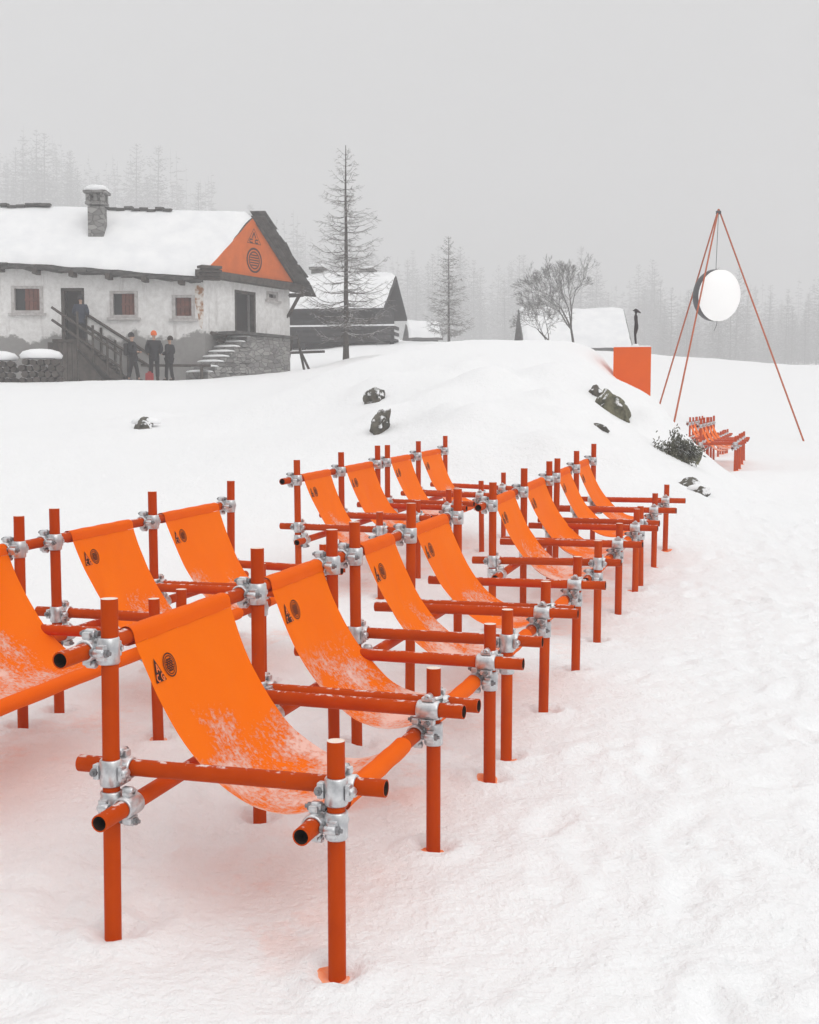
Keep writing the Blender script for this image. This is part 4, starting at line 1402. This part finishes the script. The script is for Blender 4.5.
# ------------------------------------------------------------------ rocks and shrub on the bank
def rock(label, px, py, w, h, mat, seed, depth=None, tilt=0.0, snow=True, name='rock', sink=.30):
    g = ground_hit(px, py)
    d = g.y
    W, H = w * d / FOC, h * d / FOC
    root = thing(name, label, 'rock', (g.x, g.y, g.z), 0)
    bm = bmesh.new(); bmesh.ops.create_icosphere(bm, subdivisions=4, radius=.5)
    r = random.Random(seed)
    planes = [(Vector((r.uniform(-1, 1), r.uniform(-1, .4), r.uniform(-1, 1))).normalized(), r.uniform(.30, .44)) for _ in range(11)]
    R = Matrix.Rotation(tilt, 3, 'Y')
    for v in bm.verts:
        for nn, dd in planes:
            k = v.co.dot(nn) - dd
            if k > 0: v.co -= nn * k * .85
        v.co *= 1 + .34 * float(fbm(np.array([v.co.x * 4.3 + seed * 7.1 + v.co.y * 2]), np.array([v.co.z * 4.3 + v.co.y * 3]), 4, 4)[0])
        v.co = R @ Vector((v.co.x * W * 1.15, v.co.y * max(W, H) * 1.1, v.co.z * H * 1.15)) + Vector((0, -max(W, H) * .10, H * .04))
    me = bpy.data.meshes.new('stone'); bm.to_mesh(me); bm.free(); me.materials.append(mat)
    for p_ in me.polygons: p_.use_smooth = True
    st = link('stone', me, root)
    if snow:
        m = MB(); rings = []
        for zz, s in ((-.10, 1.06), (.06, 1.10), (.22, .95), (.33, .6), (.37, .15)):
            rings.append([Vector((W * .56 * s * math.cos(2 * PI * k / 16) * (1 + .12 * math.sin(k * 2.1 + seed)), max(W, H) * .42 + max(W, H) * .52 * s * math.sin(2 * PI * k / 16), H * (.30 + zz) + .01)) for k in range(16)])
        m.loft(rings); m.build('snow_cap', M['roof_snow'], root)
    return root


rock('small grey rock poking from the snow below the farmhouse', 144, 428, 22, 16, M['rock'], 1, tilt=-.4)
rock('grey rock with brown streaks, higher of two on the slope behind the benches', 376, 400, 20, 21, M['rock'], 2, tilt=.5, snow=False)
rock('grey narrow rock, lower of two on the slope behind the benches', 380, 430, 18, 35, M['rock'], 3, tilt=.35, snow=False)
rock('big rounded mossy boulder in the bank below the orange pedestal', 612, 412, 29, 38, M['rock_green'], 4, tilt=-.3, snow=False)
rock('small dark stone above left of the mossy boulder', 597, 395, 15, 13, M['rock'], 5, snow=False)
rock('flat sliver of stone beneath the mossy boulder', 601, 428, 17, 7, M['rock'], 6, tilt=.5, snow=False)
rock('greenish boulder beside the dark shrub on the bank', 691, 460, 17, 28, M['rock_green'], 8, snow=False)
rock('dark low stone at the foot of the bank by the bench end', 690, 487, 24, 16, M['rock'], 9, tilt=.2, snow=False)
rock('pale grey frosted stone lower right of the bank foot', 701, 494, 18, 12, M['rock'], 10, tilt=-.2)


def shrub():
    g = ground_hit(674, 456)
    root = thing('shrub', 'dark frosted evergreen shrub hanging on the snowy bank beside the benches', 'shrub', (g.x, g.y, g.z))
    s = g.y / FOC
    r = random.Random(4); m = MB(); st = MB()
    for i in range(12):
        a = r.uniform(-1.3, 1.3)
        tip = Vector((math.sin(a) * 20 * s, -r.uniform(2, 9) * s, (r.uniform(-14, 20)) * s))
        root_p = Vector((r.uniform(-8, 8) * s, 6 * s, r.uniform(-4, 10) * s))
        st.polytube([root_p, root_p.lerp(tip, .5) + Vector((0, -3 * s, 4 * s)), tip], [.014, .010, .005], 4)
        for k in range(230):
            u = r.uniform(.1, 1.05); p = root_p.lerp(tip, u) + Vector((r.gauss(0, 3.6 * s), -abs(r.gauss(4 * s, 3 * s)), r.gauss(2 * s, 4.5 * s)))
            d = Vector((r.gauss(math.sin(a) * .7, .35), r.gauss(-.45, .3), r.gauss(-.75, .4))).normalized()
            ln = r.uniform(1.6, 4.6) * s
            m.polytube([p, p + d * ln * .5 + Vector((0, 0, ln * .06)), p + d * ln], [.004, .009, .002], 4)
    st.build('stem', M['bark'], root); m.build('foliage', M['shrub'], root)


shrub()

# ------------------------------------------------------------------ pedestal, statue, lamp tripod
pl, pr = at(617, 347, 25.0), at(654, 347, 25.0)
W_ = (pr - pl).length; cx_, topz = (pl.x + pr.x) / 2, pl.z
m = MB(); m.cbox((0, 0, -.62), (W_, W_, 1.3), None, .006)
ped = thing('pedestal', 'plain orange cube pedestal sunk in the snowy bank', 'pedestal', (cx_, 25.0 + W_ / 2, topz), math.radians(-9.5))
m.v = [tuple(Vector(v) + Vector((0, 0, -.03))) for v in m.v]
m.build('block', M['pedestal'], ped)
m = MB(); m.cbox((0, 0, .001), (W_ * .98, W_ * .98, .055), None, .022); m.build('snow_cap', M['roof_snow'], ped)
sx = at(635.5, 346, 25.0 + W_ / 2)
stt = thing('statue', 'slender dark figure statue with wide hat standing on the orange pedestal', 'statue', (sx.x, 25.0 + W_ / 2, topz + .028))
u_ = 25.4 / FOC
m = MB(); m.loft([[Vector((rx * u_ * math.cos(2 * PI * k / 14), rx * .8 * u_ * math.sin(2 * PI * k / 14), z * u_)) for k in range(14)] for rx, z in ((3.6, 0), (3.4, 1.4), (2.2, 2.6))])
m.build('plinth', M['roof_snow'], stt)
m = MB()
prof = [(.3, 2.2, 1.3, 1.2), (.2, 4, 1.05, 1.1), (-.1, 7, 1.2, 1.2), (-.4, 10, 1.15, 1.15), (-.5, 12, 1.25, 1.2), (-.1, 14.5, 1.7, 1.5), (.4, 18, 2.1, 1.7), (.5, 21, 2.0, 1.6), (.3, 24, 1.7, 1.4), (.0, 27, 1.75, 1.35), (-.1, 29.5, 1.8, 1.3), (-.2, 31.2, 1.1, 1.0), (-.1, 32.2, .9, .9), (0, 33.5, 1.4, 1.4), (.0, 34.4, 1.5, 1.5)]
m.loft([[Vector(((cx0 + rx * math.cos(2 * PI * k / 16)) * u_, ry * u_ * math.sin(2 * PI * k / 16), z * u_)) for k in range(16)] for cx0, z, rx, ry in prof])
m.build('body', M['bronze'], stt)
m = MB()
m.loft([[Vector(((cx0 + rx * math.cos(2 * PI * k / 20)) * u_, ry * u_ * math.sin(2 * PI * k / 20), (z + tl_ * rx * math.cos(2 * PI * k / 20)) * u_)) for k in range(20)] for cx0, z, rx, ry, tl_ in
        ((.8, 34.0, 3.9, 2.6, -.32), (.7, 34.7, 4.1, 2.8, -.28), (.3, 35.6, 2.6, 2.0, -.1), (-.2, 36.6, 1.6, 1.4, 0), (-.3, 37.2, .6, .6, 0))])
m.build('hat', M['bronze'], stt)

TD = 40.0
apex = at(718.5, 211, TD)
feet = [at(803.5, 441, TD), at(657, 437, TD + 2.4), at(672, 440, TD - 2.4)]
feet = [Vector((f.x, f.y, gz(f.x, f.y))) for f in feet]
tri = thing('lamp_tripod', 'tall thin red-orange tripod of three poles rising over the snow', 'tripod', (apex.x, apex.y, gz(apex.x, apex.y)))
o_ = Vector(tri.location)
for i, f in enumerate(feet):
    dirn = (apex - f).normalized()
    m = MB(); m.tube(f - dirn * .3 - o_, apex + dirn * .06 - o_ + Vector((.03 * math.cos(i * 2.1), .03 * math.sin(i * 2.1), 0)), .031, .026, seg=12)
    m.build('leg', M['tripod'], tri)
m = MB(); m.ring(apex - o_ - Vector((0, 0, .05)), (0, 0, 1), .085, .02, .10); m.build('apex_collar', M['drum'], tri)
lc = at(719.0, 295.5, TD)
lamp = thing('hanging_lamp', 'big round glowing white lamp disc with dark rim hung inside the tripod', 'lamp', lc)
rad = 25.5 * TD / FOC
ang = math.radians(25)
nd = Vector((math.sin(ang), -math.cos(ang), -.10)).normalized()
m = MB()
x_, y_, z_ = MB.basis(nd)
circ = lambda r_, o: [x_ * math.cos(2 * PI * k / 48) * r_ + y_ * math.sin(2 * PI * k / 48) * r_ + nd * o for k in range(48)]
m.loft([circ(rad * .80, -.40), circ(rad * .95, -.35), circ(rad * 1.0, -.26), circ(rad * 1.0, -.03), circ(rad * .985, .0)])
m.build('housing', M['drum'], lamp)
m = MB(); m.loft([circ(rad * .99 * math.cos(t_), .002 + rad * .42 * math.sin(t_)) for t_ in [PI / 2 * k / 12 * .995 for k in range(13)]]); m.build('diffuser', M['diffuser'], lamp)
m = MB(); top = apex - Vector(lamp.location) - Vector((0, 0, .1)); m.polytube([Vector((-.12, 0, rad - .02)), top], [.010, .010], 6); m.build('cable', M['drum'], lamp)
m = MB(); m.polytube([Vector((-.05, 0, -rad + .02)), Vector((-.06, 0, -rad - .12)), Vector((-.14, .02, -rad - .32))], [.010, .010, .008], 6); m.build('power_lead', M['drum'], lamp)


# ------------------------------------------------------------------ people
def skin_obj(name, verts, edges, radii, mat, parent, root=0, lv=2):
    me = bpy.data.meshes.new(name); me.from_pydata(verts, edges, []); me.update(); me.materials.append(mat)
    o = link(name, me, parent)
    md = o.modifiers.new('skin', 'SKIN'); md.use_smooth_shade = True
    for i, r_ in enumerate(radii):
        sv = me.skin_vertices[0].data[i]
        sv.radius = r_ if isinstance(r_, tuple) else (r_, r_); sv.use_root = (i == root)
    s = o.modifiers.new('sub', 'SUBSURF'); s.levels = lv; s.render_levels = lv
    return o


def person(label, loc, rz, jacket, hat, stride=0.0, lean=0.0, arm=0.0, scale=1.0, bag=False):
    root = thing('person', label, 'person', loc, rz)
    root.scale = (scale,) * 3
    hx = .10
    la, ra = stride, -stride
    # body: pelvis 0, chest.., head, legs, arms (hands in the jacket pockets)
    V = [(0, 0, .95), (0, lean * .3, 1.15), (0, lean * .6, 1.36), (0, lean * .8, 1.50), (0, lean * .9 - .01, 1.58), (0, lean - .015, 1.68), (0, lean - .005, 1.75),
         (-hx, 0, .90), (-hx - .01, la * .5 - .02, .50), (-hx - .01, la, .10), (-hx - .015, la - .10, .035),
         (hx, 0, .90), (hx + .01, ra * .5 - .02, .50), (hx + .01, ra, .10), (hx + .015, ra - .10, .035),
         (-.19, lean * .7, 1.42), (-.25, .05 + lean * .4, 1.17), (-.19, -.10 - arm, 1.02 + arm * .6), (-.15, -.15 - arm, 1.00 + arm * .8),
         (.19, lean * .7, 1.42), (.25, .05 + lean * .4, 1.17), (.19, -.10 - arm, 1.02 + arm * .6), (.15, -.15 - arm, 1.00 + arm * .8)]
    E = [(0, 1), (1, 2), (2, 3), (3, 4), (4, 5), (5, 6), (0, 7), (7, 8), (8, 9), (9, 10), (0, 11), (11, 12), (12, 13), (13, 14), (2, 15), (15, 16), (16, 17), (17, 18), (2, 19), (19, 20), (20, 21), (21, 22)]
    R = [(.14, .10), (.125, .09), (.14, .10), .055, .055, (.078, .095), (.06, .07), .085, .055, .042, .04, .085, .055, .042, .04, .055, .045, .036, .034, .055, .045, .036, .034]
    skin_obj('body', V, E, R, M['skin'], root)
    f = Vector((0, lean - .11, 1.66))
    m = MB(); m.loft([[f + Vector((math.cos(k * PI / 3) * r_, -o, math.sin(k * PI / 3) * r_ * 1.5)) for k in range(6)] for r_, o in ((.018, -.02), (.014, .01), (.004, .022))])
    nose = m.build('nose', M['skin'], root)
    JV = [(0, 0, .74), (0, 0, .95), (0, lean * .3, 1.15), (0, lean * .6, 1.36), (0, lean * .78, 1.49), (-.195, lean * .7, 1.42), (-.26, .05 + lean * .4, 1.17), (-.20, -.09 - arm, 1.03 + arm * .6), (.195, lean * .7, 1.42), (.26, .05 + lean * .4, 1.17), (.20, -.09 - arm, 1.03 + arm * .6)]
    skin_obj('jacket', JV, [(0, 1), (1, 2), (2, 3), (3, 4), (3, 5), (5, 6), (6, 7), (3, 8), (8, 9), (9, 10)], [.195, .19, .185, .18, .10, .10, .09, .075, .10, .09, .075], jacket, root, 1)
    TV = [(0, 0, .92), (-hx, 0, .86), (-hx - .01, la * .5 - .02, .50), (-hx - .01, la, .13), (hx, 0, .86), (hx + .01, ra * .5 - .02, .50), (hx + .01, ra, .13)]
    skin_obj('trousers', TV, [(0, 1), (1, 2), (2, 3), (0, 4), (4, 5), (5, 6)], [(.15, .12), .105, .078, .075, .105, .078, .075], M['trouser'], root)
    for s, a_ in ((-1, la), (1, ra)):
        skin_obj('boot', [(s * hx * 1.1, a_ + .03, .20), (s * hx * 1.1, a_ + .03, .06), (s * (hx * 1.1 + .005), a_ - .08, .05), (s * (hx * 1.1 + .01), a_ - .17, .045)], [(0, 1), (1, 2), (2, 3)], [.06, .06, .05, .042], M['boot'], root)
    h = Vector((0, lean, 1.72))
    m = MB()
    rings = [[h + Vector((math.cos(2 * PI * k / 16) * r_, math.sin(2 * PI * k / 16) * r_ * 1.12 + .012, z)) for k in range(16)] for z, r_ in ((-.05, .10), (-.02, .112), (.04, .108), (.09, .085), (.125, .045), (.135, .012))]
    m.loft(rings)
    m.build('beanie' if hat is not M['hair'] else 'hair', hat, root)
    if bag:
        m = MB(); m.cbox((0, .22 + lean * .5, 1.2), (.32, .17, .46), None, .05); m.build('backpack', M['dark_hat'], root)
    return root


def stand(px, d):
    p_ = at(px, 380, d); return Vector((p_.x, p_.y, gz(p_.x, p_.y) - .02))


person('person in dark coat and hat at the wooden stairs foot, leftmost of three', stand(133.5, 39.0), 1.5, M['jacket_black'], M['dark_hat'], .16, .05, .14, .86, True)
person('person in black clothes wearing a bright orange beanie before the farmhouse', stand(154.5, 39.4), 3.4, M['jacket_black'], M['beanie'], .06, 0, 0, .90)
person('person in black jacket with bare dark hair, right of the orange beanie', stand(169.5, 39.7), -1.9, M['jacket_black'], M['hair'], .08, .05, .10, .81)
tS, zS = on_plane(81.5, 343, HB_ + HN * .6, HL)
ps = HB_ + HL * tS + HN * .6
person('person in navy jacket standing at the top of the wooden stairs', (ps.x, ps.y, zS - .0), 3.3, M['jacket_navy'], M['dark_hat'], .04, .04, .1, .88)

# wooden bench beside the group
p0 = at(176, 372, 40.3); zz = gz(p0.x, p0.y)
wb = thing('wooden_bench', 'low dark wooden bench against the farmhouse wall behind the group', 'bench', (p0.x, p0.y, zz), math.radians(12))
m = MB(); m.cbox((0, 0, .50), (2.3, .42, .07), None, .012); m.build('seat', M['wood'], wb)
for x in (-.85, .85):
    m = MB(); m.cbox((x, 0, .19), (.09, .36, .54), None, .01); m.build('leg', M['wood'], wb)
p0 = at(149.5, 377, 39.2); zz = gz(p0.x, p0.y)
m = MB(); m.cbox((0, 0, .12), (.26, .18, .28), None, .05); m.cbox((0, 0, .275), (.12, .03, .07), None, .010)
tag(m.build('bag', M['red_bag']), 'small dark red bag on the snow between two of the people', 'bag').location = (p0.x, p0.y, zz)
# sledge-like trestle at the house's right corner
p0 = at(297, 352, 47.2); zz = gz(p0.x, p0.y)
tr_ = thing('wooden_trestle', 'dark leaning wooden trestle at the right corner of the farmhouse', 'trestle', (p0.x, p0.y, zz), .3)
for nm, a0_, b0_ in (('leg', (-.45, 0, -.1), (-.15, 0, 1.5)), ('leg', (.35, .1, -.1), (0, 0, 1.5)), ('leg', (.55, -.2, -.1), (.1, -.1, .9)), ('crossbar', (-.5, -.05, .78), (1.1, -.05, .86))):
    m = MB(); m.polytube([Vector(a0_), Vector(b0_)], [.05, .05], 4, cap=True); m.build(nm, M['wood'], tr_)


# woodpile / stacked stones by the wall, each pile one thing
def pile(label, x0, x1, ytop, d, seed, snow=True):
    a_, b_ = at(x0, 382, d), at(x1, 382, d)
    zt_ = at((x0 + x1) / 2, ytop, d).z
    cx = (a_.x + b_.x) / 2; zg = gz(cx, d)
    root = thing('log_stack', label, 'log stack', (cx, d, zg), math.radians(10))
    w = b_.x - a_.x; h = zt_ - zg; r = random.Random(seed)
    m = MB()
    nr = max(3, int(h / .17)); nc = max(4, int(w / .20))
    for j in range(nr):
        for i in range(nc):
            rr_ = r.uniform(.085, .115)
            x = -w / 2 + (i + .5 + (.5 if j % 2 else 0)) * w / nc + r.uniform(-.02, .02); z = .06 + j * h / nr + r.uniform(-.01, .01)
            if abs(x) > w / 2 * (1.02 - .12 * j / nr): continue
            y = r.uniform(-.08, .06)
            m.tube((x, y - .0, z), (x + r.uniform(-.03, .03), y + .75, z + r.uniform(-.02, .02)), rr_, seg=8)
    m.build('logs', M['wood'], root)
    if snow:
        m = MB(); rings = []
        for zz, s in ((-.02, 1.0), (.08, 1.05), (.20, .88), (.27, .5), (.29, .1)):
            rings.append([Vector((w * .47 * s * math.copysign(abs(math.cos(2 * PI * k / 20)) ** .6, math.cos(2 * PI * k / 20)), .35 + .5 * s * math.sin(2 * PI * k / 20), h + zz + .02)) for k in range(20)])
        m.loft(rings); m.build('snow_cap', M['roof_snow'], root)
    return root


pile('stack of split logs under a thick snow pillow by the farmhouse wall', 19, 62, 358, 38.4, 3)
pile('low messy stack of logs at the left edge before the farmhouse', -25, 17, 360, 38.6, 8)

# ------------------------------------------------------------------ haze
m = MB(); m.box((0, 300, 62), (760, 720, 140))
hz = m.build('haze', [])
hz['kind'] = 'stuff'
hz.display_type = 'WIRE'
hm = bpy.data.materials.new('haze_air'); hm.use_nodes = True
nt = hm.node_tree
for n_ in list(nt.nodes): nt.nodes.remove(n_)
out = nt.nodes.new('ShaderNodeOutputMaterial'); pv = nt.nodes.new('ShaderNodeVolumePrincipled')
pv.inputs['Color'].default_value = (0.84, 0.84, 0.845, 1)
pv.inputs['Density'].default_value = 0.0040
pv.inputs['Anisotropy'].default_value = 0.0
nt.links.new(pv.outputs[0], out.inputs['Volume'])
hz.data.materials.append(hm)

# ------------------------------------------------------------------ light
SUN_EL, SUN_AZ = math.radians(45), math.radians(140)     # azimuth from +Y towards +X of where the light comes from
sun = bpy.data.lights.new('sun', 'SUN'); sun.energy = 0.85; sun.angle = math.radians(40); sun.color = (1.0, 0.985, 0.96)
so = bpy.data.objects.new('sun', sun); COL.objects.link(so)
dv = Vector((math.sin(SUN_AZ) * math.cos(SUN_EL), math.cos(SUN_AZ) * math.cos(SUN_EL), math.sin(SUN_EL)))
so.rotation_euler = dv.to_track_quat('Z', 'Y').to_euler(); so.location = (0, 0, 70)
wd = bpy.data.worlds.new('World'); scene.world = wd; wd.use_nodes = True
nt = wd.node_tree
bg = nt.nodes['Background']
sky = nt.nodes.new('ShaderNodeTexSky'); sky.sky_type = 'NISHITA'; sky.sun_disc = False
sky.sun_elevation = SUN_EL; sky.sun_rotation = SUN_AZ; sky.air_density = 1.0; sky.dust_density = 6.0
hs = nt.nodes.new('ShaderNodeHueSaturation'); hs.inputs['Saturation'].default_value = 0.04
nt.links.new(sky.outputs[0], hs.inputs['Color'])
# overcast luminance: brighter towards the zenith
tc = nt.nodes.new('ShaderNodeTexCoord'); sx_ = nt.nodes.new('ShaderNodeSeparateXYZ'); nt.links.new(tc.outputs['Generated'], sx_.inputs[0])
mr = nt.nodes.new('ShaderNodeMapRange'); mr.inputs['From Min'].default_value = 0; mr.inputs['From Max'].default_value = 1
mr.inputs['To Min'].default_value = 1.9; mr.inputs['To Max'].default_value = 12.8; mr.inputs['From Max'].default_value = 1.0; mr.interpolation_type = 'LINEAR'
nt.links.new(sx_.outputs['Z'], mr.inputs['Value'])
mx = nt.nodes.new('ShaderNodeMix'); mx.data_type = 'RGBA'; mx.inputs[0].default_value = 0.15
cb = nt.nodes.new('ShaderNodeCombineColor')
for i in range(3): nt.links.new(mr.outputs[0], cb.inputs[i])
nt.links.new(cb.outputs[0], mx.inputs[6]); nt.links.new(hs.outputs[0], mx.inputs[7])
nt.links.new(mx.outputs[2], bg.inputs['Color'])
bg.inputs['Strength'].default_value = 0.1

vs = scene.view_settings
vs.view_transform = 'Standard'; vs.look = 'None'; vs.gamma = 1.0; vs.exposure = 0.34; vs.use_curve_mapping = False
cy = scene.cycles
cy.max_bounces = 12; cy.diffuse_bounces = 5; cy.glossy_bounces = 2; cy.transmission_bounces = 4; cy.volume_bounces = 3; cy.transparent_max_bounces = 8
cy.use_denoising = True
cy.sample_clamp_indirect = 4.0
